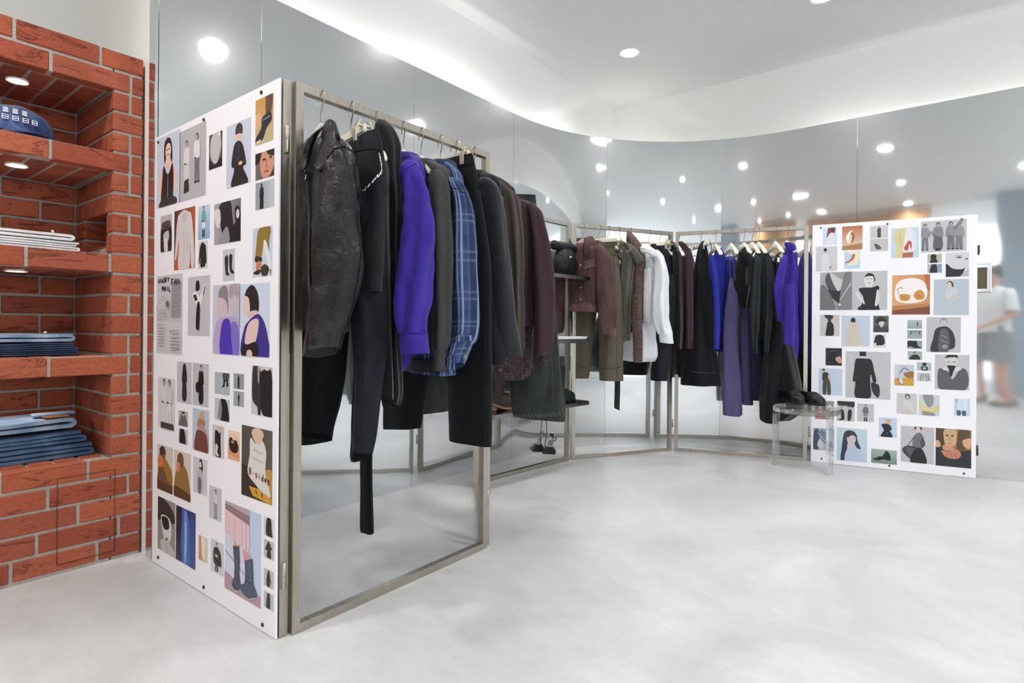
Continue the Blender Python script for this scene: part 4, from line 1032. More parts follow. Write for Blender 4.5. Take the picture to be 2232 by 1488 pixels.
# ---- fifth frame
ph = TH-1.5
pF = onF(1480)
g = Garment('burgundy_coat', 'burgundy coat, first on the right-hand rail', 'coat', pF, ph)
g.tube(g.keys([(1483, 526, 4), (1488, 537, 10), (1494, 555, 14), (1496, 620, 15), (1497, 690, 17), (1494, 750, 20), (1492, 782, 19)], q=1.6), 'body', M['burgundy'], folds=(5, .006), n=36)
g.tube(g.keys([(1500, 548, 4), (1503, 562, 7), (1504, 640, 8), (1504, 720, 8), (1503, 760, 7)], d=-.14, q=1.0), 'sleeve', M['burgundy'], folds=(4, .004), n=24)
g.tube(g.keys([(1482, 528, 4), (1488, 532, 7), (1494, 544, 5)], d=-.08, q=1.4), 'collar', M['burgundy'], n=24)
hanger(pF, ph, 'cream hanger inside the burgundy coat')
pF = onF(1528)
g = Garment('black_skirt', 'black A-line skirt with a stitched hem band, clipped by one corner on the right rail', 'skirt', pF, ph)
sk = g.tube(g.keys([(1534, 525, 3), (1532, 540, 8), (1531, 580, 13), (1530, 640, 17), (1529, 700, 23), (1527, 770, 31), (1526, 815, 37), (1526, 838, 39)], q=1.0, d=-.05), 'skirt_body', M['black_twill'], folds=(5, .012), wr=.003, n=40)
g.tube(g.keys([(1510, 640, 14), (1505, 720, 18), (1500, 790, 18), (1496, 820, 14)], q=1.0, d=.1), 'lining', M['black_wool'], n=28, folds=(4, .006))
g.seam(sk, [(1503, 808), (1520, 812), (1540, 813), (1560, 812)], M['thread_grey'], .0012); g.seam(sk, [(1501, 816), (1520, 820), (1540, 821), (1561, 820)], M['thread_dark'], .0016)
hanger(pF, ph, 'cream clip hanger holding the black A-line skirt', clip=True, clips=(-.12, .12))
pF = onF(1560)
g = Garment('cobalt_shirt', 'shiny cobalt blue satin shirt on the right rail', 'shirt', pF, ph)
g.tube(g.keys([(1567, 540, 4), (1567, 550, 9), (1569, 575, 13), (1571, 620, 12), (1570, 680, 11), (1567, 730, 10), (1566, 766, 9)], q=2.0, d=0), 'body', M['cobalt'], folds=(5, .008), wr=.008, n=36)
g.tube(g.keys([(1552, 556, 4), (1552, 570, 6), (1556, 590, 6), (1561, 630, 6), (1563, 700, 6), (1562, 760, 5)], q=1.0, d=-.16), 'sleeve', M['cobalt'], folds=(4, .005), n=24)
g.tube(g.keys([(1588, 560, 10), (1590, 580, 17), (1588, 640, 18), (1586, 700, 16), (1582, 740, 10)], q=.5, d=.12), 'back', M['cobalt'], folds=(5, .006), n=32)
hanger(pF, ph, 'cream hanger inside the cobalt satin shirt')
pF = onF(1594)
g = Garment('slip_dress', 'long dusty lavender slip dress with thin straps', 'dress', pF, ph)
g.tube(g.keys([(1598, 606, 7), (1597, 640, 12), (1593, 700, 15), (1593, 780, 17), (1596, 850, 20), (1597, 890, 20), (1597, 903, 19, None, -.15)], q=1.2, d=-.06), 'dress_body', M['lavender'], folds=(4, .008), wr=.003, n=36)
g.tube(g.keys([(1622, 670, 7), (1624, 740, 11), (1627, 820, 12), (1630, 882, 11)], q=1.2, d=.06), 'back_panel', M['lavender'], folds=(4, .004), wr=.002, n=28)
mb = MB()
for x0, x1, x2 in ((1590, 1591, 1593), (1598, 1599, 1604)): mb.tube([at_dep(x0, 545, g.dep-.08), at_dep(x1, 580, g.dep-.1), at_dep(x2, 612, g.dep-.1)], .0028, n=6)
g.put(mb, 'strap', M['lavender'])
hanger(pF, ph, 'cream hanger holding the lavender slip dress')
pF = onF(1622)
g = Garment('hooded_jacket', 'short black hooded jacket between lavender dress and dark satin coat', 'jacket', pF, ph)
g.tube(g.keys([(1625, 538, 4), (1624, 546, 11), (1621, 570, 16), (1619, 600, 18), (1618, 630, 16), (1620, 655, 10), (1622, 672, 5)], q=1.4, d=-.04), 'body', M['black_wool'], folds=(4, .006), wr=.008, n=36)
g.tube(g.keys([(1632, 552, 4), (1635, 566, 8), (1636, 600, 8), (1636, 620, 7)], q=1.0, d=-.18), 'sleeve', M['black_wool'], folds=(4, .003), n=24)
g.tube(g.keys([(1616, 548, 5), (1622, 552, 11), (1625, 566, 12), (1624, 576, 6)], q=1.0, d=-.18), 'hood', M['black_twill'], folds=(3, .004), n=24)
hanger(pF, ph, 'cream hanger inside the short black hooded jacket')
pF = onF(1640)
g = Garment('slate_dress', 'long slate navy dress half hidden behind the dark satin coat', 'dress', pF, ph)
g.tube(g.keys([(1645, 600, 6), (1648, 660, 12), (1650, 740, 13), (1652, 820, 14), (1652, 872, 14)], q=1.2, d=.05), 'dress_body', M['slate_navy'], folds=(4, .006), n=32)
hanger(pF, ph, 'cream hanger holding the slate navy dress')
pF = onF(1654)
g = Garment('satin_coat', 'green-black satin coat with crumpled sleeves on the right rail', 'coat', pF, ph)
g.tube(g.keys([(1658, 538, 4), (1661, 550, 11), (1666, 575, 18), (1668, 640, 20), (1666, 690, 17), (1662, 740, 12)], q=1.4, d=0), 'body', M['black_satin'], folds=(5, .008), wr=.009, n=36)
g.tube(g.keys([(1650, 555, 4), (1650, 575, 9), (1648, 630, 11), (1646, 690, 11), (1645, 740, 8), (1646, 770, 5)], q=1.0, d=-.16), 'sleeve', M['black_satin'], folds=(4, .006), wr=.008, n=28)
g.tube(g.keys([(1672, 560, 6), (1676, 600, 9), (1676, 680, 9), (1672, 740, 7), (1671, 768, 5)], q=1.0, d=-.14), 'sleeve', M['black_satin'], folds=(4, .006), wr=.008, n=28)
hanger(pF, ph, 'cream hanger inside the dark satin coat')
pF = onF(1690)
g = Garment('black_dress', 'long black dress with white neck tag, longest hem on the right rail', 'dress', pF, ph)
g.tube(g.keys([(1694, 556, 3), (1694, 575, 8), (1692, 640, 12), (1692, 720, 22), (1700, 800, 32), (1704, 870, 40), (1700, 905, 36, None, .3), (1690, 918, 24, None, .2)], q=.5, d=.02), 'dress_body', M['black_wool'], folds=(5, .010), wr=.004, n=44)
g.tube(g.keys([(1690, 700, 12), (1684, 780, 16), (1678, 850, 17), (1674, 910, 15, None, -.1), (1674, 919, 13, None, -.1)], q=.6, d=-.06), 'front_panel', M['black_twill'], folds=(4, .006), n=30)
mb = MB(); mb.box(at_dep(1697, 566, g.dep-.16), (.014, .004, .03), rot=Matrix.Rotation(TH, 3, 'Z')); g.put(mb, 'neck_tag', M['board'], smooth=False)
hanger(pF, ph, 'cream hanger inside the long black dress')
pF = onF(1716)
g = Garment('violet_blouse', 'violet long-sleeved blouse hanging at the right end beside the picture board', 'blouse', pF, ph)
g.tube(g.keys([(1722, 531, 5), (1723, 542, 10), (1722, 560, 14), (1720, 620, 15), (1718, 690, 17), (1715, 740, 21), (1716, 770, 19), (1719, 786, 13), (1722, 794, 6)], q=1.2, d=0), 'body', M['violet'], folds=(5, .008), wr=.007, n=40)
g.tube(g.keys([(1712, 556, 4), (1708, 570, 8), (1700, 605, 9), (1697, 632, 10), (1700, 665, 9), (1704, 700, 8)], q=1.0, d=-.14), 'sleeve', M['violet'], folds=(4, .005), wr=.006, n=28)
g.tube(g.keys([(1722, 620, 8), (1722, 680, 10), (1720, 725, 10), (1719, 749, 10)], q=1.0, d=-.2), 'sleeve', M['violet'], folds=(4, .004), wr=.005, n=28)
g.tube(g.keys([(1717, 528, 6), (1722, 534, 9), (1727, 548, 8)], q=1.2, d=-.1), 'collar', M['violet'], n=24)
hanger(pF, ph, 'cream hanger inside the violet blouse')
# ------------------------------------------------------------------ photographs printed on the two boards
t = NT('print_ink'); at_ = t.n('ShaderNodeAttribute', attribute_name='ink'); t.l(at_, 'Color', t.b, 'Base Color'); t.set(Roughness=.42); M['print'] = t.m
def on_board(px, py, P, d):
    r = ray(px, py); n = Vector((d.y, -d.x, 0)); tt = (P-Vector((0, 0, 0))).xy.dot(n.xy)/r.xy.dot(n.xy)
    w = r*tt; return (w.xy-P.xy).dot(d.xy), .9+w.z
def figure(cx, y0, h, hair, skin, top, bot, style, asp):
    """standing figure as layered flat shapes; asp = print width / height"""
    k = h/asp; o = []
    X = lambda f: cx+f*k
    Y = lambda f: y0+f*h
    if style in 'tw':
        o.append(('p', bot, [(X(-.09), Y(.45)), (X(.09), Y(.45)), (X(.11 if style == 'w' else .085), Y(.97)), (X(.02), Y(.97)), (X(0), Y(.55)), (X(-.02), Y(.97)), (X(-.11 if style == 'w' else -.085), Y(.97))]))
        o.append(('e', '1c1a1b', X(-.06), Y(.98), .05*k, .02*h)); o.append(('e', '1c1a1b', X(.06), Y(.98), .05*k, .02*h))
    elif style == 'd':
        o.append(('s', bot, [(X(-.09), Y(.42)), (X(.09), Y(.42)), (X(.13), Y(.93)), (X(-.13), Y(.93))])); o.append(('p', '1c1a1b', [(X(-.07), Y(.92)), (X(.07), Y(.92)), (X(.08), Y(1)), (X(-.08), Y(1))]))
    elif style == 'k':
        o.append(('p', skin, [(X(-.06), Y(.6)), (X(.06), Y(.6)), (X(.05), Y(.8)), (X(-.05), Y(.8))])); o.append(('p', bot, [(X(-.09), Y(.44)), (X(.09), Y(.44)), (X(.12), Y(.7)), (X(-.12), Y(.7))]))
        for q in (-.05, .05): o.append(('p', '1c1a1b', [(X(q-.032), Y(.76)), (X(q+.032), Y(.76)), (X(q+.03), Y(1)), (X(q-.04), Y(1))]))
    o.append(('s', top, [(X(-.04), Y(.14)), (X(.04), Y(.14)), (X(.12), Y(.19)), (X(.155), Y(.48)), (X(.11), Y(.5)), (X(.1), Y(.34)), (X(.1), Y(.5)), (X(-.1), Y(.5)), (X(-.1), Y(.34)), (X(-.11), Y(.5)), (X(-.155), Y(.48)), (X(-.12), Y(.19))]))
    o.append(('e', skin, X(-.13), Y(.51), .022*k, .022*h)); o.append(('e', skin, X(.13), Y(.51), .022*k, .022*h))
    o.append(('p', skin, [(X(-.025), Y(.1)), (X(.025), Y(.1)), (X(.035), Y(.16)), (X(-.035), Y(.16))]))
    o.append(('e', hair, X(0), Y(.062), .058*k, .068*h)); o.append(('e', skin, X(0), Y(.078), .042*k, .05*h))
    return o
def scribble(col, x0, y0, x1, y1, n, seed, w=.7):
    r = random.Random(seed); o = []
    for i in range(n):
        y = y0+(y1-y0)*i/max(1, n-1); p = []; x = x0
        while x < x1: p.append((x, y+r.uniform(-.7, .7))); x += r.uniform(1.2, 2.6)
        if len(p) > 1: o.append(('l', col, w, p))
    return o
GLYPH = {'A': ['0,10 5,0 10,10', '2,6 8,6'], 'N': ['0,10 0,0 10,10 10,0'], 'G': ['10,2 6,0 1,3 1,8 6,10 10,8 10,5 6,5'], 'R': ['0,10 0,0 8,1 8,4 0,5 9,10'], 'Y': ['0,0 5,5 10,0', '5,5 5,10'],
         'F': ['9,0 0,0 0,10', '0,5 7,5'], 'M': ['0,10 1,0 5,6 9,0 10,10'], 'I': ['5,0 5,10'], 'L': ['1,0 1,10 9,10'], 'B': ['1,10 1,0 7,1 7,4 1,5 8,6 8,9 1,10'], 's': ['8,4 3,4 2,6 8,8 7,10 2,10'], 'i': ['5,4 5,10', '5,1 5,1.8'],
         'd': ['8,0 8,10 3,10 2,6 8,5'], 'e': ['2,7 8,7 7,4 3,4 2,8 8,10'], '.': ['4,6 6,6.4'], 'O': ['5,0 1,4 3,10 8,9 9,3 5,0'], 'U': ['1,0 1,8 5,10 9,8 9,0'], 'K': ['1,0 1,10', '9,0 1,5 9,10']}
def writing(txt, x, y, w, h, col, pen, gap=1.3, slope=0.0):
    o = []
    for i, ch in enumerate(txt):
        for st in GLYPH.get(ch, []):
            o.append(('l', col, pen, [(x+(i*gap+float(a.split(',')[0])/10)*w, y+(i*gap*slope)+float(a.split(',')[1])/10*h) for a in st.split()]))
    return o
def parse(spec, asp):
    sh = []; bg = None
    for part in spec.split(';'):
        tk = part.split()
        if not tk: continue
        c = tk[0]
        if c in 'BGH': bg = (c, tk[1], tk[2] if len(tk) > 2 else tk[1])
        elif c in 'ps': sh.append((c, tk[1], [tuple(float(q) for q in w.split(',')) for w in tk[2:]]))
        elif c == 'e': sh.append(('e', tk[1], *[float(q) for q in tk[2:6]]))
        elif c == 'l': sh.append(('l', tk[1], float(tk[2]), [tuple(float(q) for q in w.split(',')) for w in tk[3:]]))
        elif c == 'F': sh += figure(float(tk[1]), float(tk[2]), float(tk[3]), tk[4], tk[5], tk[6], tk[7], tk[8], asp)
        elif c == 'S': sh += scribble(tk[1], *[float(q) for q in tk[2:6]], int(tk[6]), int(tk[7]), float(tk[8]) if len(tk) > 8 else .7)
        elif c == 'W': sh += writing(tk[1], *[float(q) for q in tk[2:6]], tk[6], float(tk[7]), float(tk[8]) if len(tk) > 8 else 1.3, float(tk[9]) if len(tk) > 9 else 0)
    return bg, sh
def clip_poly(p):
    """Sutherland-Hodgman against the print's own edges"""
    for ax, lim, sg in ((0, 0, 1), (0, 100, -1), (1, 0, 1), (1, 100, -1)):
        out = []
        for i in range(len(p)):
            a, b = p[i], p[(i+1) % len(p)]; da, db = sg*(a[ax]-lim), sg*(b[ax]-lim)
            if da >= 0: out.append(a)
            if (da >= 0) != (db >= 0):
                f = da/(da-db); out.append((a[0]+f*(b[0]-a[0]), a[1]+f*(b[1]-a[1])))
        p = out
        if not p: return p
    return p
def photo_print(parent, P, d, n, lt, rb, spec, label=None):
    k0, z1 = on_board(*lt, P, d); k1, z0 = on_board(*rb, P, d)
    k0 = max(k0, .012); k1 = min(k1, (P_A1-P_A0).length-.012); z0 = max(z0, .02)
    asp = (k1-k0)/(z1-z0); bg, sh = parse(spec, asp)
    org = P+d*k0+UPZ*z1
    vs = []; fs = []; cols = []
    def place(x, y, h): return org+d*((k1-k0)*x/100)-UPZ*((z1-z0)*y/100)+n*h-SO
    def add(pts, h, cl):
        i = len(vs); vs.extend(place(x, y, h) for x, y in pts); fs.append(list(range(i, i+len(pts)))); cols.append(cl if isinstance(cl, list) else [cl]*len(pts))
    h = .0008; c1, c2 = hexc(bg[1]), hexc(bg[2])
    add([(0, 0), (0, 100), (100, 100), (100, 0)], h, [c1, c2, c2, c1] if bg[0] == 'G' else [c1, c1, c2, c2] if bg[0] == 'H' else c1)
    i = len(vs); edge = [(0, 0), (0, 100), (100, 100), (100, 0)]
    for a in range(4):
        b = (a+1) % 4; j = len(vs); vs.extend([place(*edge[a], 0), place(*edge[b], 0), place(*edge[b], h), place(*edge[a], h)]); fs.append([j, j+1, j+2, j+3]); cols.append([c1]*4)
    for s in sh:
        h += .00012; cl = hexc(s[1])
        if s[0] == 'p': pts = s[2]
        elif s[0] == 's': pts = [tuple(q) for q in spline(s[2], 4, True)]
        elif s[0] == 'e': pts = [(s[2]+s[4]*cos(2*pi*q/18), s[3]+s[5]*sin(2*pi*q/18)) for q in range(18)]
        else:
            w = s[2]/2; L = s[3]
            for q in range(len(L)-1):
                (xa, ya), (xb, yb) = L[q], L[q+1]; dx, dy = (xb-xa)*asp, yb-ya; l = sqrt(dx*dx+dy*dy) or 1; ox, oy = -dy/l*w/ max(asp, .3)*asp, dx/l*w*asp
                pp = clip_poly([(xa+ox, ya+oy), (xb+ox, yb+oy), (xb-ox, yb-oy), (xa-ox, ya-oy)])
                if len(pp) > 2: add(pp, h, cl)
            continue
        pts = clip_poly(list(pts))
        if len(pts) > 2: add(pts, h, cl)
    me = bpy.data.meshes.new('photo_print'); me.from_pydata([tuple(v) for v in vs], [], fs); me.materials.append(M['print'])
    ca = me.color_attributes.new('ink', 'FLOAT_COLOR', 'CORNER'); flat = []
    for cl in cols:
        for c in cl: flat.extend(c)
    ca.data.foreach_set('color', flat); me.update()
    o = bpy.data.objects.new('photo_print', me); link(o, parent)
    if label: o['label'] = label
    return o
SK = 'e3bfa8'; GS = 'b9b6b8'
PR_A = [
((343,305),(393,440),'B c3cbdd;s 2a1f22 34,10 50,4 64,12 68,34 60,42 38,42 32,30;e e8c8b4 50 23 12 11;p e6c2ac 42,30 58,30 66,46 34,46;s e6c2ac 30,44 14,60 10,80 22,84 30,60;s e6c2ac 70,44 84,58 90,78 80,82 70,60;s 16171c 32,42 44,54 56,54 68,42 74,60 72,90 80,100 24,100 26,60;l b9bcc4 1.2 50,56 50,96;s 2b2c30 18,92 40,88 80,90 84,100 16,100;l c2362e 1.5 45,28 55,28;e 2a2224 45 21 2 1.2;e 2a2224 55 21 2 1.2','woman in a black waistcoat'),
((393,289),(449,424),'B b4b1b5;F 28 16 66 3a2a28 c9b3a8 d9d6d8 cfcbce d;p 2c2226 20,72 36,70 38,88 18,90;F 68 12 68 2e2422 c9b3a8 dddadc 77737a w','two standing figures in pale coats'),
((457,296),(485,361),'B c6c3c3;s 4a4648 0,0 30,0 12,20 10,60 40,86 70,80 92,40 84,0 100,0 100,100 0,100;s bdb9ba 16,10 70,2 88,30 74,72 44,78 16,56;s 1a191b 0,70 40,92 100,74 100,100 0,100;e f0f0f0 80 8 8 4'),
((495,277),(547,396),'B c2c9d8;e e0b49c 52 22 11 10;s 3c3634 38,18 40,6 54,2 66,8 66,20 52,18;p d9c2a0 46,27 60,27 60,33 46,33;s 1f1d20 36,32 52,30 66,36 76,52 82,70 70,74 90,100 22,100 34,74 22,66 28,44;l 4a4850 2 34,50 60,66 78,64;e e0b49c 60 66 8 3;l 57555c 1.5 52,32 52,60','figure in black coat and knit cap'),
((558,220),(596,304),'G c68e3c b7b28c;s d9a57e 0,36 24,30 34,44 20,62 0,60;s 5c4336 60,0 96,0 88,40 62,44;s 23272f 40,44 84,38 92,56 64,70 42,92 6,96 4,84 34,66;l 6f86a8 4 44,50 84,46;p e2c9a0 6,92 36,90 30,96 8,99','ankle with black buckled shoe'),
((558,337),(598,382),'H 6d6a62 3c2a24;s c68f74 30,6 90,0 100,60 70,100 36,92 26,50;s 2a1f1e 60,0 100,0 100,24 74,18;e 1f1614 48 30 9 4;e 1f1614 82 28 7 4;l 9d6a54 3 64,30 58,58 68,60;l 8e4a42 4 50,76 72,76;s 1c1413 0,0 30,0 24,30 0,40'),
((558,400),(598,449),'H 8b949c b9c2c8;F 34 6 100 1c1a1c 3a3436 1b1c20 1b1c20 d'),
((351,472),(375,546),'B b4b1b2;s 1e1d20 10,30 88,26 96,100 6,100;s 4a474a 14,20 80,16 84,34 20,38;s b9b6b4 30,50 70,44 76,66 46,80 28,70;s d8d6d4 34,70 60,64 66,100 38,100;l 232124 2 30,34 70,30'),
((381,461),(425,583),'H 3a2a24 b5532a;p b5532a 10,20 30,30 26,100 0,100;s cfc9cb 30,6 48,2 68,6 84,14 96,60 98,96 84,98 76,56 74,100 22,100 26,50 12,80 4,78 16,16;s bdb6ba 40,8 60,8 58,20 44,20;l b0a9ae 1.5 44,34 50,60 48,98;l b0a9ae 1.5 60,36 66,70','pale draped dress on rust backdrop'),
((433,451),(458,518),'G bccfe0 86a9c8;F 48 2 92 2a2422 caa898 6fa3a0 dfe4e6 k'),
((433,527),(453,583),'B cdcbcf;s 17181b 30,10 48,4 66,12 82,24 90,80 76,84 74,94 26,94 24,60 14,82 6,76 18,24'),
((468,446),(525,524),'H a3a2a5 6b6a6e;s 1b1b1f 18,10 60,0 70,40 78,100 48,100 30,70;s d2d0d1 0,20 20,14 26,40 20,60 8,54;s 8e8d92 24,86 50,60 60,100 20,100;s 17171a 80,20 96,22 100,60 84,58;e d0cdcc 90 36 6 11;s 17171a 76,60 100,54 100,100 74,100','pair of black and white portraits'),
((487,545),(512,610),'B c2c0c5;s 26252b 16,26 44,22 44,70 56,78 54,84 30,82 22,70;s 26252b 54,22 80,20 78,60 96,74 92,80 68,76 58,62'),
((552,499),(594,600),'G bccadd c3d0dc;s 8c7230 30,4 70,0 92,6 84,40 96,100 70,60 58,34 44,62 16,66 20,30;s 2e3128 14,58 48,62 44,72 16,70;s c97a52 24,70 44,70 44,82 20,86;s 26221e 4,92 30,86 44,88 30,96;s d9dde2 56,36 70,30 100,80 84,84;s 34352f 44,84 62,76 84,84 76,98 50,98','crossed legs in ochre trousers'),
((343,602),(398,773),'B c9c7cb;W ANGRY 5 4 7 6 232326 2.2 1.35 -.2;W FAN 58 6 8 7 232326 2.2 1.35 0;W MAIL 22 14 7 6 232326 2.2 1.3 .2;S 55555a 60 10 98 54 24 3 .8;l 8a888c .8 4,40 30,26 54,36 54,52 10,58 4,40;S 9a989c 10 44 46 52 4 5 .8;p 6b6468 42,34 52,33 52,40 42,41;S 77757a 12 64 38 90 8 8 .9;W YOU 58 70 9 6 6b6a70 1.4 1.4 -.3;S 6b6a70 62 80 98 92 4 9 1.2;l 55545a 1 62,96 98,94','handwritten letter headed ANGRY FAN MAIL'),
((411,604),(458,732),'B bfbdc2;e 1c1b1e 44 16 9 9;s 1c1b1e 38,10 50,8 54,22 36,24;s e6e4e6 20,30 40,26 58,42 50,52 34,44;p 2c2b2f 24,32 38,30 46,40 34,42;s e0dee2 56,34 74,18 82,16 70,34 60,50;l 2c2b2f 3 70,32 78,18;s 1a1a1d 44,46 56,48 54,88 46,90 38,84;l d8d6da 1.5 34,50 30,70;l d8d6da 1.5 60,50 66,64','dark figure with an unfolded newspaper'),
((465,622),(523,774),'H c5c6d2 b7bac9;s 8a8088 26,6 50,2 58,18 56,42 30,42 22,20;s cdb8bc 20,20 46,22 56,36 46,50 24,44;e a99aa6 78 12 18 14;e c4b6bf 80 30 16 14;s b4a4c8 16,54 60,46 96,52 100,100 10,100;s 4a36ae 36,56 62,50 72,70 76,100 30,100;s 7d6cc4 70,56 96,60 98,100 78,100','blurred portrait in violet'),
((523,620),(588,779),'G c4d2e4 cfd6e2;s 221c1e 22,10 44,2 62,14 66,34 56,44 34,46 14,34;s d9c4c0 14,18 32,20 36,40 24,46 12,36;s d6bcb8 34,40 62,38 60,54 40,56;s 3a2f86 64,42 84,54 96,76 98,100 10,100 16,64 36,50;s dcbfb8 34,54 66,50 54,82 28,86 20,78;s 1c1920 16,84 30,84 56,80 66,90 60,100 10,100;e d8bdb8 36 97 10 6','dark-haired profile in a violet shirt'),
((346,821),(382,939),'B d0ced1;F 36 2 94 2a2426 c4a79c d8d5d6 d2cfd0 d;F 68 3 92 2a2426 c4a79c cfcccd dedbdc w;p 3f3a3b 20,88 92,88 96,100 20,100'),
((387,787),(418,881),'B bdbbc0;F 52 4 92 1b1a1d bfa9a0 26262a 26262a d;s 1b1a1d 44,8 60,6 64,30 42,28'),
((421,790),(455,888),'B bbb9be;F 54 4 92 1d1c1f c8aea4 17171a 17171a d;s 17171a 22,50 40,44 44,66 26,68'),
((469,810),(501,862),'B a9b2ba;s 4a4c52 56,0 96,0 90,34 60,36;p 2a282b 60,30 72,30 68,62 56,68 46,66 58,56;p 2a282b 80,30 90,30 94,60 80,62'),
((510,813),(532,849),'B 8f9aa0;F 50 4 94 1d1c1f 8a7a74 2a2a2d 2a2a2d d'),
((510,851),(532,887),'B 9aa4aa;F 52 10 86 1d1c1f 8a7a74 34343a 34343a k'),
((469,866),(501,920),'B b9c0c4;s 19191c 40,0 80,10 96,100 40,100 50,50;s 8a857f 34,10 46,20 46,90 24,92 26,50'),
((549,796),(594,910),'B c6c4c8;s 2e2c30 8,4 30,0 48,20 46,100 34,100 30,84 20,80 4,64;s 17171a 40,20 62,6 96,10 100,98 54,96 44,60;s 9b989c 30,0 40,4 38,34 32,30;e d8c9c2 76 3 12 5;l 55535a 1.5 40,24 44,70','two people in dark coats'),
((390,893),(410,931),'B b1aeac;s 6a625e 30,20 60,16 80,40 94,100 4,100 20,50;e b58f7e 52 20 16 16;s 2a2422 38,8 62,4 66,16 40,16'),
((390,932),(410,970),'B bdbab9;s 17171a 20,0 60,4 78,100 14,100'),
((421,888),(456,989),'B b4bfd2;s c99a74 44,10 66,4 72,26 60,34 40,30;s a87f56 36,24 76,26 70,40 30,42;s b98d84 40,40 66,38 92,56 96,100 12,100 20,60;s 6d4038 24,56 52,50 84,60 92,100 16,100','seated figure in brown plaid'),
((464,924),(489,1000),'B c6c4c6;e c9b4aa 60 8 20 10;s 1e1d21 22,24 40,16 62,24 74,18 80,60 70,100 30,100;s d8d2d0 30,60 50,66 44,84 60,96 30,92;s d0c6c2 72,22 88,40 92,100 78,100'),
((498,935),(523,1006),'G e9d3bf d07a3c;s 1d1817 10,34 30,24 44,34 70,32 90,52 80,70 50,76 16,66;e a87a58 40 40 16 5;p d8a878 0,82 100,90 100,100 0,100'),
((528,925),(593,1101),'H 4a4a45 57564c;p 2c2b28 0,54 40,60 80,100 0,100;s b98f46 74,60 100,54 100,90 80,80;s d6d4cf 30,16 48,22 68,16 82,30 80,60 96,88 78,90 50,80 22,66 28,40;e d9b9a4 54 8 20 8;s d9b9a4 36,8 70,8 62,22 46,20;p c99b2e 26,84 60,84 100,92 100,100 40,96;W B.sides 27 58 8 9 6b1f22 2.0 1.25 .8;l b4b2ad 1.2 40,30 70,34;l b4b2ad 1.2 38,42 74,46;l 2a2824 2 50,86 54,92;l 2a2824 2 70,88 72,94','white top with the words B. sides'),
((344,966),(377,1078),'G c9c2ba cbbfae;s 6b4a38 18,10 40,2 56,14 50,30 60,40 92,50 98,100 2,100 6,60;s 97702a 30,36 60,30 96,56 96,80 70,74;s c9744a 6,30 32,24 40,44 20,50 6,46;s 3a2a24 14,10 40,2 50,14 30,22;p 4e3a1e 2,80 98,84 98,100 2,100','figure in ochre hiding the face'),
((380,978),(416,1095),'G cfc6bb cfc5b4;s 8a6a3a 20,34 50,26 80,40 98,80 96,100 4,100;s 6b4a38 24,10 48,4 60,22 46,34 22,34;s cf7f5a 18,28 38,26 34,44 18,44;s 4e3a1e 4,78 98,86 98,100 4,100'),
((422,993),(452,1082),'B c9c7cb;s 1c1b1e 44,8 62,4 70,26 64,44 46,40;e d8c2b8 52 18 9 9;s b4b1b8 30,36 50,30 68,40 70,84 56,98 36,96 26,70;s 6d6a70 38,56 60,60 56,96 40,96'),
((457,1056),(483,1138),'B c0bec3;F 54 8 88 1c1b1e b9a49c d0ced2 8d8b92 w'),
((345,1080),(382,1216),'B 8b888a;s 2c2a2b 0,0 60,6 96,24 90,40 40,36 0,44;s d2d0ce 20,34 70,34 80,60 60,84 34,70;s 1c1b1c 24,36 60,34 66,52 36,56;s 55524f 46,74 56,70 60,76 48,78;s b9b6b4 20,80 60,76 100,90 100,100 30,100;l 77747a 2 50,80 60,100','portrait with dark glasses'),
((385,1100),(426,1242),'H 1d2434 2a3f7c;s 3a5fae 34,0 60,6 74,40 70,100 30,100 28,40;s 6f92d4 44,10 58,14 56,90 44,92;s 1a2036 0,0 30,4 26,60 30,100 0,100;s 2a4a8e 78,10 100,20 100,100 74,100;l c4d4f0 3 50,24 56,54 48,86','close view of a blue satin shirt'),
((434,1165),(452,1228),'H b5854c d8cdbb;s e0d9cf 30,4 70,0 80,60 64,96 40,70;s c98e5a 10,10 30,20 34,80 10,90'),
((461,1172),(488,1257),'B c9c7cb;F 46 6 90 1c1b1e cdb5aa 1a1a1d 1a1a1d w;s 1a1a1d 24,28 46,22 74,30 84,70 70,74 26,70;e cdb5aa 46 46 12 4'),
((492,1090),(569,1326),'H cfd0e2 c6d4ee;p bccbe6 66,0 100,0 100,100 66,100;p b3a3aa 0,0 70,0 70,18 0,8;p 8d737a 0,3 70,7 70,17 0,9;l a08890 .8 0,5 70,11;p ad8f9c 0,80 36,86 70,84 100,88 100,100 0,100;l 6b6a86 1 0,56 60,74;p d29b92 26,40 43,44 42,52 28,48;p d29b92 50,46 72,48 74,54 56,58;p e0c0c5 0,9 70,17 71,40 66,48 60,44 54,47 46,42 38,45 28,38 18,41 8,33 0,35;l c9a0a8 .9 14,12 12,36;l c9a0a8 .9 30,14 30,38;l c9a0a8 .9 48,16 50,42;l efd8da .9 22,13 22,38;l efd8da .9 40,15 42,42;l c9a0a8 .9 60,17 62,44;p 3d4456 25,47 42,45 44,60 43,76 47,86 46,93 38,96 24,95 22,89 29,82 30,70;p 434d63 58,57 79,51 81,68 82,78 91,86 89,91 70,97 52,95 44,91 46,87 58,82 60,72;l 67728c 1.5 36,50 38,74;l 6d7a96 2 72,56 74,78;l 2c3242 1.2 60,74 80,72;l 2c3242 1.2 60,79 78,78;l d9c3b6 1.2 45,91 53,95 70,97 89,91;l d9c3b6 1.2 23,93 30,96 45,94','large photo of navy boots under a pink lace skirt'),
((576,1124),(606,1177),'B cfcdd1;s 1b1b1e 30,6 70,2 80,70 86,98 24,96'),
((576,1173),(606,1226),'B bcbabf;s 1b1b1e 44,6 58,12 84,46 70,50 74,96 30,94 36,60 14,56'),
((576,1236),(606,1290),'B bcbabf;s 222225 44,6 58,10 72,60 84,76 66,70 64,96 30,94 32,40'),
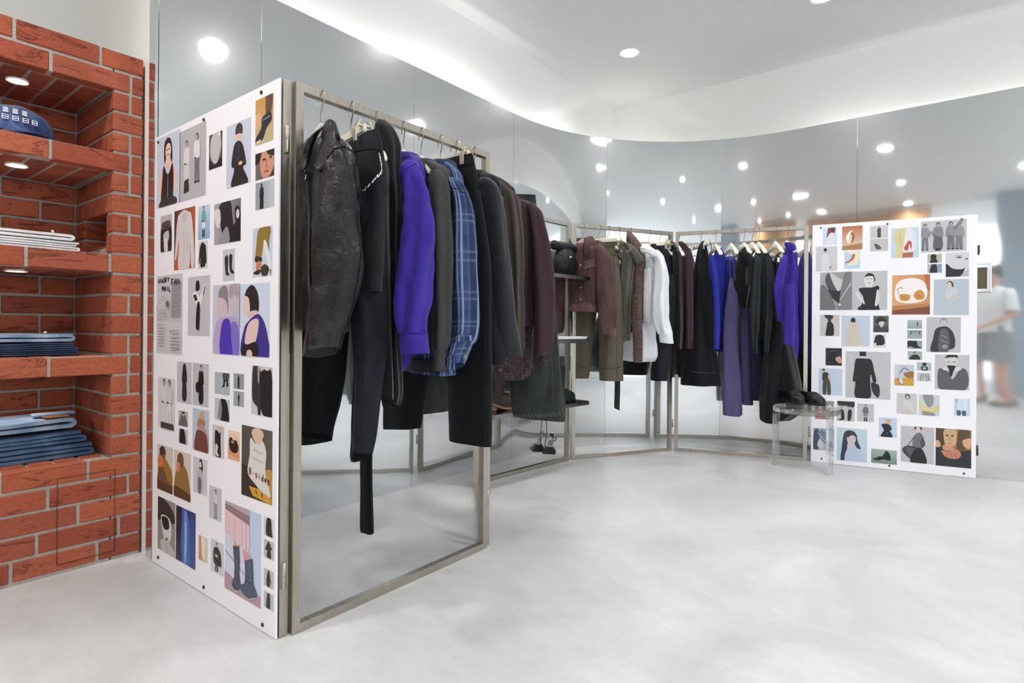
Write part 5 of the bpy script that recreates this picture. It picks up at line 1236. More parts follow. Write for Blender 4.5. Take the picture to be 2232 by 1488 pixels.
((576,1286),(606,1338),'B bab8bd;s 222225 40,4 64,10 66,98 26,96 30,40'),
]
PR_G = [
((1794,497),(1824,532),'B c3d3ea;s 7a4a40 40,0 86,0 80,34 56,60 40,70 28,66;s d9dbe2 44,40 76,34 84,96 20,98;p 55403a 60,0 90,0 86,30 62,26'),
((1836,494),(1880,543),'G b9673f d9c4b4;s f0ead8 20,46 34,24 50,22 46,60 30,72;s 8a5a34 44,28 56,30 60,50 48,72 42,60;s d8c7a8 38,34 50,40 44,74 34,66;p a87c50 0,84 100,74 100,100 0,100','pale shoe on a rust ground'),
((1897,493),(1936,517),'B c3c1c3;F 50 6 92 2a2a2d a7a3a5 48474b 48474b d'),
((1897,521),(1936,546),'B bcb9ba;s 55534f 28,50 40,44 60,70 56,88 32,80;e 3f3c3a 29 48 6 9'),
((1943,498),(2003,560),'B bccfe2;s cfc692 14,10 40,2 54,4 48,50 44,100 16,100 22,60 10,46;s d8dbe0 54,2 74,6 90,30 84,80 44,80 48,40;s c0474a 46,70 58,50 62,44 74,50 72,74 66,54 60,76;p a8674e 42,84 80,82 78,100 40,100;l b9af78 2 30,20 36,60','yellow coat with a red ribbon'),
((2008,483),(2107,546),'B bdbcc0;F 9 8 86 2a2728 a9a5a6 8f8d90 737176 w;F 38 6 90 2a2728 a9a5a6 807e82 5c5a5f d;F 66 6 88 2a2728 a9a5a6 8a888c 6b696f w;F 84 10 84 2a2728 a9a5a6 918f93 77757b w;l 8a888c 5 20,36 34,42;l 77757a 5 74,30 90,2','four figures shaking hands'),
((1779,538),(1825,590),'B c6c6ca;e 1f1d1f 44 14 8 7;s d3d3d7 30,34 56,34 64,80 60,96 30,96 26,70;p 8b8a8e 64,82 74,80 72,90 62,90'),
((1841,547),(1875,584),'B b4cfe2;s e2dcc4 10,0 100,0 96,50 70,80 20,82 60,40;s b5624a 52,20 68,24 52,54 10,70 4,66 40,46'),
((2022,554),(2053,572),'B b0b09a;e 1c1b1b 42 30 22 28;s 1c1b1b 30,40 54,40 70,100 20,100'),
((2022,576),(2053,594),'H b4b4a4 7d93b4;s 232429 30,0 60,0 66,100 16,100'),
((2062,551),(2112,602),'B b4b4ba;s cbcacd 0,0 100,0 100,66 60,80 0,44;s 18181b 0,46 30,66 70,70 84,64 60,100 0,100;e 3a3a3f 58 21 12 3;e 3a3a3f 90 28 6 3;l 55555a 2 40,14 72,14','close face above a black collar'),
((1788,594),(1857,675),'H a9a9ab 8a8a8d;s 4a4b4f 16,20 26,2 40,14 60,60 56,80 30,52;s c2c1c2 30,2 70,20 80,0 84,10 62,56;s 26272a 20,48 60,50 76,34 64,76 54,80;s 77777b 76,6 96,0 92,40 62,76;l e0e0e2 2 96,30 64,74;s 6d6d70 0,40 20,40 50,100 0,100;s 7d7d80 64,74 100,40 100,100 56,100;e d4d4d6 62 86 4 3','grey wool coat lapels'),
((1857,592),(1934,675),'B bab8be;s 1f1e22 34,20 44,6 60,8 66,22 60,28 40,24;s d8d5d6 36,16 60,14 60,34 48,40 38,32;p d3cfd0 40,34 56,34 58,46 36,46;s 17171a 20,46 38,42 58,42 72,38 78,44 70,66 76,100 26,100 34,70;s d3cfd0 18,50 10,58 30,80 38,86 34,74 22,58;s d3cfd0 72,48 80,60 74,86 66,92 68,70;s 17171a 24,90 54,84 80,100 22,100;l 3a383c 1.5 42,20 48,20;l 3a383c 1.5 52,20 58,20;l 55454a 1.5 46,31 54,31','woman in a black sleeveless dress'),
((1945,600),(2027,685),'H d8a06a c98a58;s ece6e8 14,20 50,8 86,20 90,60 50,72 10,62;s b5683c 86,0 100,0 100,40 90,30;p b07a4c 0,78 100,72 100,100 0,100;p 7a4632 0,90 100,80 100,100 0,100;s c98a3a 20,50 34,48 48,52 44,64 24,64;s c98a3a 58,48 74,38 86,50 82,62 64,62;l c98a3a 2 18,48 14,36 24,30 28,36;l e0b070 2 46,54 60,52;l 8a5a24 1.5 26,54 40,60;l 8a5a24 1.5 64,50 80,58','golden heeled sandals'),
((2036,609),(2112,686),'B b3bcc6;s 2a2422 36,14 44,5 54,10 56,22 48,18;e d0bdaf 44 16 7 8;s c0c6cd 36,28 62,26 70,48 52,60 36,54;s c9ad9e 38,60 60,52 72,44 70,38 66,44 40,56'),
((1788,686),(1830,732),'B c2bec2;s 232226 24,0 66,4 60,20 30,16;s 3a2f2c 40,14 56,14 56,30 40,28;s 19191c 40,34 62,30 72,70 66,100 30,100 34,60;s cfc4bf 60,28 96,60 78,100 70,98 84,64 58,34'),
((1835,688),(1896,755),'B bac8d8;e 3a2c26 41 15 9 9;s c9c2b4 24,28 42,22 58,28 66,64 74,100 18,100;l b0a898 1.2 40,28 38,98;l b0a898 1.2 50,30 54,98;l b0a898 1.2 30,36 28,96','back view of a long pale coat'),
((1904,688),(1937,724),'B 55565a;s 1f1e20 20,20 50,6 80,20 78,40 22,44;s cfc6c2 36,40 72,36 60,66 48,70;s 3a3a3e 4,70 40,60 60,76 90,58 100,100 0,100'),
((1904,728),(1931,757),'B d0ced2;s 1b1b1e 24,10 46,4 70,8 84,20 92,66 78,80 70,84 26,84 22,64 4,68 14,24'),
((1978,697),(2010,716),'G a9b7bb 8d9a9c;p 3a4246 66,24 74,24 72,72 64,70'),
((1978,719),(2010,738),'B 97a2a4;l 1f1f22 5 22,10 28,34 18,56;l 1f1f22 4 24,24 90,16;l 1f1f22 5 86,14 80,40 90,50'),
((1978,742),(2010,760),'B 8b979a;s 17181b 4,0 60,0 70,60 96,88 50,92 20,70 0,80'),
((2020,691),(2094,768),'B b9b8bc;e 8a8688 50 13 11 11;s bdb9ba 42,10 58,10 56,26 44,26;s 2d2d31 26,36 40,28 62,28 80,48 84,80 70,92 14,100 20,60;s 57565b 40,40 60,36 68,70 62,100 36,100;l 9a989e 2 44,52 60,58;l 9a989e 2 44,66 62,72;e 8f8d92 54 84 8 6','figure wrapped in a dark scarf and jacket'),
((1800,758),(1835,797),'B 17282c;s 0e1114 20,30 70,24 90,80 30,96;s c99a86 60,60 90,46 98,80 80,84;l 5c6a6c 3 24,22 60,14'),
((1844,765),(1941,871),'B bcbabf;p 1a191c 31,0 46,0 46,8 42,12 35,12 31,8;p cfc8c6 34,10 43,10 44,16 33,16;s 17171a 22,18 30,15 46,15 58,18 64,40 69,62 62,66 57,48 55,66 56,98 22,98 23,66 26,46 22,64 16,62 19,40;p 17171a 22,60 56,60 56,97 22,97;s 232327 58,66 62,66 74,70 77,84 73,97 62,88 58,76;l 232327 1.5 62,64 66,70','back view of a long black dress with a handbag'),
((1979,765),(2010,784),'B 9fb0ae;s 1f2224 14,100 20,60 44,40 74,46 84,100;e b48c78 44 22 9 20;s 2a2422 36,10 54,4 54,14 38,14'),
((1950,794),(1992,841),'H c3ccd6 b9c2cc;p c9963e 0,66 100,60 100,100 0,100;s b9bfc9 24,8 60,0 70,20 40,50 20,60;l 44464c 4 26,40 50,14 76,26;s 9a6a32 50,40 96,30 96,60 60,60;s d0d2d6 30,62 20,86 44,94 40,70;l 2f3034 3 20,62 26,90 50,94'),
((1999,789),(2030,808),'B a9b6b8;e 1b1b1d 52 24 16 22;s 1b1b1d 28,56 44,50 60,50 76,58 72,96 34,96;e a9b6b8 52 72 14 14'),
((1999,811),(2030,831),'B c6c8c8;s b9bbbb 16,24 80,16 90,86 16,90;l 1f1f22 4 30,20 24,86;l 1f1f22 4 46,16 44,66;l 1f1f22 4 62,16 64,64;l 1f1f22 4 78,20 80,88;l 1f1f22 3 24,84 40,92;l 1f1f22 3 60,92 84,84'),
((2038,772),(2113,851),'B bdbcc1;s 1c1b1e 30,8 40,0 64,0 66,16 60,8 36,10;s cbc8c9 32,10 64,8 64,24 54,34 40,32 32,22;s 18181b 36,32 60,32 56,44 48,60 40,100 28,100 42,50;s 55565b 10,44 20,40 40,50 52,70 74,40 92,44 98,76 84,100 18,100 8,76;s d3d0d0 28,36 38,38 40,44 24,44;s d3d0d0 58,38 70,34 76,42 60,46;s 18181b 44,36 56,36 50,60 46,60;l 2a292c 2 36,20 44,21;l 2a292c 2 52,21 62,20','person pulling a black scarf over the mouth'),
((1785,802),(1836,862),'B bdcbdc;e d0a48e 20 9 7 7;s 2a2422 13,6 20,1 27,5 26,8 15,8;s 2e3130 16,20 30,14 44,22 48,46 28,52 16,44;s d6ab98 40,22 50,36 46,46 40,36;s 45463e 20,46 46,44 52,96 38,98 34,60 32,98 18,96'),
((1955,856),(1999,903),'B c5c3c7;e 2f2b2c 53 16 13 13;e c6b6b0 53 18 8 9;s cfcdd0 34,36 62,32 76,50 84,84 60,80 30,82 34,60;l 77767a 1.2 30,70 60,72;l 77767a 1.2 36,96 34,74;l 77767a 1.2 66,96 66,76;s cbb9b2 36,80 66,80 64,100 36,100'),
((2003,859),(2048,907),'B c3cad4;s 8d8c8a 20,0 66,0 70,40 54,60 36,50;s cfc47e 0,30 20,46 50,66 100,46 96,70 50,92 10,72;s d8cf96 4,36 40,70 90,60 60,78 20,66;s 8d8a87 20,80 70,86 76,100 24,100','arm holding a yellow bag'),
((2080,868),(2114,907),'B bccfe4;s 9fb4c8 10,0 30,0 26,20 12,24;s d0dce8 26,4 80,2 84,66 60,72 30,72;s 4a5a6a 18,72 42,70 40,98 20,98;s 4a5a6a 50,72 74,72 74,98 54,98;l 77889a 1.5 50,8 50,66'),
((1777,872),(1818,915),'G 8f8d8c a5746a;s c9785e 10,50 40,40 60,70 30,90 6,84;s 3a2a2a 40,20 70,26 76,60 50,56;e e6e2da 78 40 14 18'),
((1824,873),(1863,919),'B bdbbbd;s 26252a 10,0 100,0 96,26 70,30 50,22 14,24;p a9a3a1 16,22 36,24 36,50 20,50;p a9a3a1 66,26 84,26 80,50 66,50;s 1f1d20 16,46 38,46 42,92 4,94 26,84;s 1f1d20 64,46 84,46 78,92 62,94','black boots below a dark skirt'),
((1869,879),(1905,920),'B bdbbc0;F 50 4 94 26252a bba9a2 6b6a70 8a898f k'),
((1916,909),(1955,954),'B bccbe0;s d0a88e 36,12 54,8 64,24 52,34 40,28;s c9a46a 40,8 62,8 66,20 48,18;s 171b26 14,38 40,30 66,40 70,66 60,64 76,98 10,98 28,66;e 3f4fae 46 80 6 3'),
((1964,927),(2036,1012),'B bbb9bd;e 26252a 52 5 12 7;e cdbdb6 52 9 8 9;s 6b6a70 46,20 62,18 72,40 66,56 56,60 38,60 36,40;s 3a3a40 22,54 60,62 52,80 30,90 4,68;s 55545b 14,58 56,66 48,82 28,84;l 232327 2 20,56 44,24;s 1b1b1e 40,66 64,60 78,100 30,100;s 4a4950 64,30 74,46 64,58 60,44','woman with a large dark shoulder bag'),
((2040,932),(2117,1021),'H a8763c 8f6a34;s 4a3a22 0,0 26,4 20,60 0,50;s 55452a 66,0 96,6 84,50 60,60;s c9a27e 24,4 56,2 58,36 42,48 26,38;s 23282a 0,50 20,52 30,70 60,62 100,54 100,100 0,100;s c07f66 16,58 40,62 60,52 72,66 60,78 30,76;s d9a07c 0,34 10,34 14,48 0,50;s d9a07c 76,28 100,22 96,48 80,44;s c98e70 22,44 48,48 50,58 22,56;l 7a4a34 1.5 38,22 40,32;l 8a3f34 2 36,39 46,39;e 2a1c14 32 18 4 2;e 2a1c14 47 18 4 2;l 8a5a4a 1.2 30,66 34,76;l 8a5a4a 1.2 44,66 46,78;l 8a5a4a 1.2 56,62 58,76','long-haired person with raised hands'),
((1773,932),(1818,983),'G 8fa0b4 a9a6be;s 3f4a5c 10,4 30,20 26,96 0,96 0,40;s 6d7a90 34,10 66,20 90,60 60,70 40,50;s 2e3746 60,60 80,50 96,80 70,84;s c4c6d4 30,50 50,70 40,96 20,80;l d8dae4 2 20,20 60,60'),
((1825,931),(1890,1008),'G bdd0d8 b4cbe0;s 2f3648 20,30 26,12 44,6 62,14 70,40 80,60 66,58 56,44 36,44 34,80 24,98 12,98 16,60;e d3c2c4 48 32 15 18;s b7c6da 38,56 60,54 86,80 92,100 28,100;s d3c2c4 42,46 56,46 56,58 42,58;l 6b5f6c 1.2 38,30 45,30;l 6b5f6c 1.2 52,30 59,30;l a9747a 1.5 44,42 53,42;s 2f3648 34,16 62,16 66,26 50,20 36,28','woman with long dark hair in a pale blue top'),
((1899,977),(1955,1013),'G 9fb3aa 6f8478;s 14151a 50,30 58,8 70,20 76,50 74,74 50,70 30,76 10,70 22,62 42,52;l 14151a 4 40,50 24,58;s 0f1013 12,64 36,74 30,80 12,76','dark figure sitting on the ground'),
]
for lt, rb, spec, *lab in PR_A: photo_print(BD_A, FA, dA, nA, lt, rb, spec, ('photo of ' + lab[0]) if lab else None)
for lt, rb, spec, *lab in PR_G: photo_print(BD_G, FG, dG, nG, lt, rb, spec, ('photo of ' + lab[0]) if lab else None)
# ------------------------------------------------------------------ things on the brick shelves
M['white_denim'] = denim('white_denim', 'd8d9dc', 'f0f0f0', fade=.8)
M['light_denim'] = denim('pale_blue_denim', '6a84a2', 'c3d3e2', fade=1.0, scale=7)
M['mid_denim'] = denim('mid_blue_denim', '3c5878', '6f8eae', fade=.8, scale=9)
M['dark_denim'] = denim('deep_blue_denim', '28344e', '4a5a7a', fade=.6)
M['tan_leather'] = leather('tan_leather', '9a6a34', .5)
def folded(name, label, z, yr, xf, layers, mat, h, length=.40, dep_=.25, seed=1, tilt=0.0, tag_mat=None, patch=None, button=None, slope=0.0, group='folded trousers in the brick niches'):
    """trousers folded into a flat pile: one strip of cloth running back and forth, its rounded folds at the right end"""
    t = thing(name, label, 'trousers', (xf-dep_/2, yr-.2, z), 0, group); O = Vector((xf-dep_/2, yr-.2, z))
    r = random.Random(seed); pit = h/layers; th = pit*.90; path = []
    for i in range(layers):
        zc_ = pit*(i+.5); re = yr-r.uniform(0, .022)-pit*.5; le = yr-length+r.uniform(0, .02)
        a, b2 = (le, re) if i % 2 == 0 else (re, le)
        for k in range(15):
            f = k/14; path.append((a+(b2-a)*f, zc_))
        if i < layers-1:
            for k in range(1, 5):
                an = -pi/2+pi*k/5; e = re if i % 2 == 0 else le; sg = 1 if i % 2 == 0 else -1
                path.append((e+sg*pit*.62*cos(an), pit*(i+1)+pit*.5*sin(an)))
    nx = 12; rows_u = []; rows_d = []
    for j in range(nx+1):
        x = xf-dep_*j/nx; up = []; dn = []
        P = []
        for k, (y, zz) in enumerate(path):
            w = noise.noise((y*9+seed, x*8, zz*20)); lift = zz/h
            P.append(Vector((x+.006*noise.noise((zz*60+seed, y*5, 2.0))*(1 if j in (0, nx) else .3), y+.004*w, zz+.0035*w*lift+slope*lift*(y-yr+length)*.5+tilt*(y-yr)*lift)))
        for k, p in enumerate(P):
            d = (P[min(k+1, len(P)-1)]-P[max(k-1, 0)]); d.x = 0; d.normalize(); nn = Vector((0, -d.z, d.y))
            q = th/2*(1-.25*(1 if j in (0, nx) else 0)); up.append(p+nn*q+UPZ*(th*.5+.0)); dn.append(p-nn*q+UPZ*(th*.5))
        rows_u.append([v+Vector((0, 0, z-th*.5+.0005)) for v in up]); rows_d.append([v+Vector((0, 0, z-th*.5+.0005)) for v in dn])
    mb = MB(); K = len(path)
    rings = [u+list(reversed(d)) for u, d in zip(rows_u, rows_d)]
    n = 2*K; vs = [p-O for rg in rings for p in rg]; fs = []
    for i in range(nx):
        for k in range(n): fs.append((i*n+k, i*n+(k+1) % n, (i+1)*n+(k+1) % n, (i+1)*n+k))
    for k in range(K-1):
        fs.append((k, k+1, n-2-k, n-1-k)); b_ = nx*n; fs.append((b_+k, b_+n-1-k, b_+n-2-k, b_+k+1))
    mb.add(vs, fs); mb.build('folded_cloth', mat, t, angle=55)
    top = lambda x, y: Vector((x, y, z+h+.004+slope*(y-yr+length)*.5+tilt*(y-yr)))-O
    if patch:
        b = MB(); p = top(xf-.03, yr-patch); b.box(p+Vector((0, 0, .002)), (.055, .075, .004), ch=.001); b.build('leather_patch', M['tan_leather'], t, smooth=False)
        b = MB(); b.box(top(xf-.075, yr-patch+.005)+Vector((0, 0, .006)), (.05, .13, .010), ch=.004); b.build('waistband', mat, t, smooth=False)
    if button:
        b = MB(); p = top(xf-.02, yr-button); b.lathe([(0, .008), (.006, .0075), (.008, .005), (.008, 0)], c=p, n=14); b.build('button', M['silver'], t)
    return t
def yr_at(px, py, x): return at_x(px, py, x).y
S2, S3, S4, S1 = zc(15), zc(10), zc(5), zc(20)
folded('folded_trousers', 'white trousers folded, lower of the pair in the second niche from the top', S2, yr_at(172, 530, -2.66), -2.64, 4, M['white_denim'], .036, seed=3)
folded('folded_trousers', 'white trousers with a metal button, folded on top in the second niche from the top', S2+.0375, yr_at(166, 515, -2.66), -2.645, 2, M['white_denim'], .026, seed=5, button=.07)
folded('folded_jeans', 'dark blue jeans folded, lower of the pair in the third niche from the top', S3, yr_at(168, 760, -2.66), -2.64, 6, M['dark_denim'], .046, seed=8)
folded('folded_jeans', 'pale blue faded jeans with silver button, upper in third niche from the top', S3+.048, yr_at(164, 742, -2.66), -2.645, 2, M['light_denim'], .030, seed=9, button=.09)
folded('folded_jeans', 'mid blue jeans folded at the bottom of the stack in the lowest niche', S4, yr_at(200, 975, -2.70), -2.66, 3, M['mid_denim'], .050, seed=12)
folded('folded_jeans', 'mid blue jeans folded in the middle of the stack in the lowest niche', S4+.052, yr_at(180, 950, -2.70), -2.67, 3, M['mid_denim'], .045, seed=14, tilt=.02)
folded('folded_jeans', 'pale washed jeans with tan leather patch, top of the stack in the lowest niche', S4+.104, yr_at(164, 925, -2.70), -2.68, 2, M['light_denim'], .040, seed=17, patch=.06, slope=.03)
# navy cap in the top niche
cpos = at_x(16, 275, -2.70); cz = S1
g = thing('baseball_cap', 'faded navy cap with white lettering in the top brick niche', 'cap', (cpos.x, cpos.y, cz)); CO = Vector((cpos.x, cpos.y, cz))
M['cap'] = denim('cap_cotton', '26355a', '5c6f9c', fade=.9, scale=16)
mb = MB(); rings = []
for i in range(12):
    f = i/11; z = .012+.100*sin(f*pi/2); rr = .098*cos(f*pi/2)**.55+.001
    rings.append([Vector((rr*1.0*cos(2*pi*k/36)*(1-.02*abs(sin(3*2*pi*k/36))), rr*1.36*sin(2*pi*k/36)+.012*f, z+.006*noise.noise((cos(2*pi*k/36)*2, sin(2*pi*k/36)*2, f*3)))) for k in range(36)])
mb.loft(rings, cap=True); crown = mb.build('crown', M['cap'], g)
mb = MB(); rows = []
for j in range(7):
    f = j/6; rows.append([Vector(((.092+.03*f*(cos(a)**.5))*cos(a)*1.0, (.12+.015*f)*sin(a), .014-.004*f-.03*f*sin(a)**2+.010)) for a in [(-1.15+2.3*k/20) for k in range(21)]])
rot = Matrix.Rotation(.95, 3, 'Z'); rows = [[rot @ p for p in r_] for r_ in rows]
mb.loft(rows, cap=False, closed=False); o = mb.build('brim', M['cap'], g); md = o.modifiers.new('thickness', 'SOLIDIFY'); md.thickness = .005
mb = MB()
for row, (zz, n_) in enumerate(((.078, 5), (.052, 6))):
    for i in range(n_):
        a = -.62+.20*i+.0*row; rr = .1003 if row else .0935
        q = lambda da, dz: Vector((rr*cos(a+da)*.995, rr*1.36*sin(a+da)+.006, zz+dz))*1.0
        for st in ((((-.07, -.009), (-.07, .009), (.07, .009), (.07, -.009), (-.07, -.009)), ((-.05, 0), (.05, 0))), (((-.07, .008), (.07, .008)), ((-.07, .002), (.07, .002)), ((-.07, -.004), (.07, -.004)), ((-.07, -.009), (.07, -.009))))[1-row]:
            mb.tube([q(s_[0]*.8, s_[1]*.8) + Vector((.002*cos(a), .002*sin(a), 0)) for s_ in st], .0017, n=5)
mb.build('lettering', plain('white_embroidery', 'e9e6e6', .8), crown, kind='stuff')
mb = MB(); mb.lathe([(0, .118), (.006, .117), (.009, .113), (.009, .110)], n=12, c=(0, .012, 0)); mb.build('top_button', M['cap'], g)

# ------------------------------------------------------------------ clear stool with loafers
t = NT('clear_acrylic'); t.set(Base_Color=(.97, .98, .98, 1), Roughness=.0, IOR=1.49, Transmission_Weight=1.0)
tr = t.n('ShaderNodeBsdfTransparent'); tr.inputs[0].default_value = (.95, .96, .96, 1)
ms = t.n('ShaderNodeMixShader'); ms.inputs[0].default_value = .45; t.l(t.b, 0, ms, 1); t.l(tr, 0, ms, 2)
t.l(ms, 0, [x for x in t.t.nodes if x.type == 'OUTPUT_MATERIAL'][0], 0); M['acrylic'] = t.m
fl, fr_ = at_z(1691, 1012, 0), at_z(1808, 1034, 0)
sc_ = at_dep(1758, 880, 3.60); sc = Vector((sc_.x, sc_.y, 0))
g = thing('acrylic_stool', 'round clear acrylic stool with bent legs in front of the right picture board', 'stool', sc)
mb = MB(); mb.lathe([(0, .418), (.186, .418), (.190, .414), (.190, .390), (.186, .386), (0, .386)], n=48); mb.build('seat', M['acrylic'], g)
dirl = (fr_-fl); dirl.z = 0; L = dirl.length; dl = dirl.normalized(); wd = Vector((-dl.y, dl.x, 0)); o0 = fl-sc
prof = [(0, 0), (0, .32), (.006, .352), (.024, .374), (.055, .382), (L/2, .3835), (L-.055, .382), (L-.024, .374), (L-.006, .352), (L, .32), (L, 0)]
pr = spline([(a, 0, b) for a, b in prof], 4); rings = []
for k, p in enumerate(pr):
    d = (pr[min(k+1, len(pr)-1)]-pr[max(k-1, 0)]); d.normalize(); nn = Vector((-d.z, 0, d.x)); c = []
    for wv, hv in ((-.036, -.008), (.036, -.008), (.036, .008), (-.036, .008)):
        q = p+nn*hv*(-1); q.z = min(q.z, .3855); c.append(o0+dl*q.x+wd*wv+UPZ*max(q.z, .0005))
    rings.append(c)
mb = MB(); mb.loft(rings, cap=True); mb.build('bent_legs', M['acrylic'], g, angle=35)
M['patent'] = leather('black_polished_leather', '101012', .22, 40)
M['sole'] = plain('black_sole', '141414', .5)
def shoe(name, label, cat, pos, rot, mat, length=.275, width=.098, kind='loafer', group=None, soles=None):
    """shoe pointing along local -y (toe at -y)"""
    g = thing(name, label, cat, pos, rot, group); Lh = length/2
    hw = lambda f: width/2*(sin(pi*min(1, (f+.02)/.62))**.55 if f < .3 else 1.0-.30*((f-.3)/.7)**1.1-.10*sin(pi*(f-.3)/.7))*(1 if f < .93 else 1-.5*((f-.93)/.07)**2)
    N = 26; mb = MB(); rings = []
    heel = {'loafer': .022, 'boot': .05, 'pump': .055}[kind]; lift = lambda f: heel*max(0, (f-.45)/.55)**1.5 if kind != 'loafer' else 0
    for i in range(N+1):
        f = .003+.994*i/N; w = max(.004, hw(f)); y = -Lh+length*f
        rings.append([Vector((w*1.06*cx, y, zz+lift(f))) for cx, zz in ((-1, .003), (-1.0, .016), (1.0, .016), (1, .003), (.9, .0005), (-.9, .0005))])
    mb.loft(rings, cap=True)
    mb.box((0, Lh-.035, heel/2+.001), (width*.62, .06, heel+.002), ch=.003); mb.build('sole', soles or M['sole'], g, angle=40)
    mb = MB(); rings = []
    H_ = {'loafer': lambda f: .030+.030*min(1, f/.35)+.028*max(0, f-.35), 'pump': lambda f: .024+.035*min(1, f/.35)+.03*max(0, f-.4), 'boot': lambda f: .030+.045*min(1, f/.45)}[kind]
    op0, op1 = (.47, .93) if kind != 'boot' else (.52, .96)
    for i in range(N+1):
        f = .006+.988*i/N; w = max(.004, hw(f)); y = -Lh+length*f; h = H_(f)*(min(1, (f/.06)**.6)); base = .015+lift(f); r = []
        for k in range(17):
            a = pi*k/16; cx = math.copysign(abs(cos(a))**.7, cos(a)); sz = sin(a)**.8
            dip = 0
            if kind != 'boot' and op0 < f < op1 and .25 < k/16 < .75: dip = -.035*min(1, (f-op0)/.05)*min(1, (op1-f)/.03)
            r.append(Vector((w*cx, y, base+h*sz+dip)))
        rings.append(r+[Vector((w*.8, y, base)), Vector((-w*.8, y, base))][::-1][::-1])
    mb.loft(rings, cap=True); mb.build('upper', mat, g, angle=60)
    if kind == 'loafer':
        mb = MB(); rr = []
        for f in (.335, .345, .40, .41):
            w = hw(f)*1.02; h = H_(f)+(.0045 if f in (.345, .40) else .001); y = -Lh+length*f
            rr.append([Vector((w*math.copysign(abs(cos(pi*k/16))**.7, cos(pi*k/16)), y, .015+h*sin(pi*k/16)**.8)) for k in range(17)])
        mb.loft(rr, cap=False, closed=False); mb.build('saddle_strap', mat, g)
        mb = MB(); P = []
        for k in range(21):
            a = -pi/2+pi*k/20; f = .33-.25*cos(a); P.append(Vector((hw(.25)*.62*sin(a), -Lh+length*f, .017+H_(f)*.86-.006*(1-abs(sin(a))))))
        mb.tube(P, .0024, n=6); mb.build('apron_seam', mat, g)
    if kind == 'boot':
        mb = MB(); rings = []
        for i in range(10):
            z = .06+.15*i/9; rings.append([Vector((.043*cos(2*pi*k/20)*(1+.1*i/9), Lh-.068+.062*sin(2*pi*k/20)*(1+.06*i/9), z+heel*.6)) for k in range(20)])
        mb.loft(rings, cap=True); mb.build('shaft', mat, g)
    return g
for px, nm, rr in ((1739, 'left', .12), (1779, 'right', .22)):
    p = at_z(px, 880 if nm == 'left' else 883, .4185); p.z = .4185
    d_ = Vector((sc.x-p.x, sc.y-p.y, 0)); p = Vector((p.x, p.y, .4185))+Vector((-ST, CT, 0))*.085
    shoe('loafer', 'black polished loafer, the %s one of the pair on the clear stool' % nm, 'shoe', p, TH+rr, M['patent'], .255, .098, group='pair of loafers')
# ------------------------------------------------------------------ things on the shelves of the screen
def onD(k, o, z): return P_D0+dD*k+nD*o+UPZ*z
M['bag_leather'] = leather('soft_black_leather', '121216', .5, 30)
bp_ = onD(.78, .02, SHZ[0]+.0034); aD = atan2(dD.y, dD.x)
g = thing('shoulder_bag', 'slouchy black bag with rolled top and tiny white label on the top screen shelf', 'bag', bp_, aD); 
mb = MB(); rings = []
for i in range(16):
    f = i/15; z = .19*f; w = .115*(sin(pi*(.18+.72*f))**.5)*(1.0-.12*f); dd = .062*(sin(pi*(.12+.80*f))**.6)
    rings.append([Vector((w*math.copysign(abs(cos(2*pi*k/32))**.8, cos(2*pi*k/32))+.006*noise.noise((k*.4, f*5, 1)), dd*sin(2*pi*k/32)+.006*noise.noise((k*.4, f*5, 7)), z)) for k in range(32)])
mb.loft(rings, cap=True); mb.build('bag_body', M['bag_leather'], g)
mb = MB(); mb.tube([(-.125+.25*i/14, .006*sin(i*.7), .198+.003*sin(i*.9)) for i in range(15)], [.012 if i in (0, 14) else .031+.003*noise.noise((i*.5, 2, 3)) for i in range(15)], n=16); mb.build('rolled_top', M['bag_leather'], g)
mb = MB(); mb.box((-.02, -.066, .125), (.016, .006, .009), ch=.001); mb.build('label_dot', M['board'], g, smooth=False)
mz = onD(.60, .02, SHZ[1]+.0034)
for i, (dx, an, lab) in enumerate(((0, .0, 'lower white magazine lying on the middle screen shelf'), (.02, .05, 'upper white magazine lying on the middle screen shelf'))):
    g = thing('magazine', lab, 'magazine', mz+dD*dx+UPZ*(.0085*i), aD+an, 'magazines on the screen shelf')
    mb = MB(); mb.box((.07, 0, .004), (.40, .24, .0068)); mb.build('pages', M['white_trim'], g, smooth=False)
    mb = MB(); mb.box((.07, 0, .0079), (.402, .242, .0009)); mb.build('cover', M['board'], g, smooth=False)
M['brown_boot'] = leather('dark_brown_leather', '2a1c17', .3, 30)
M['green_black'] = leather('black_green_leather', '171d1c', .3, 30)
shoe('ankle_boot', 'dark pointed shoe with its toe past the post, on the lowest screen shelf', 'shoe', onD(.72, .06, SHZ[2]+.0034), aD+pi/2+.1, M['green_black'], .27, .085, 'boot', 'boots on the lowest screen shelf')
shoe('ankle_boot', 'brown-black ankle boot at the near end of the lowest screen shelf', 'shoe', onD(.17, .05, SHZ[2]+.0034), aD+pi/2-.1, M['brown_boot'], .27, .085, 'boot', 'boots on the lowest screen shelf', plain('pale_welt', '8c6f55', .6))
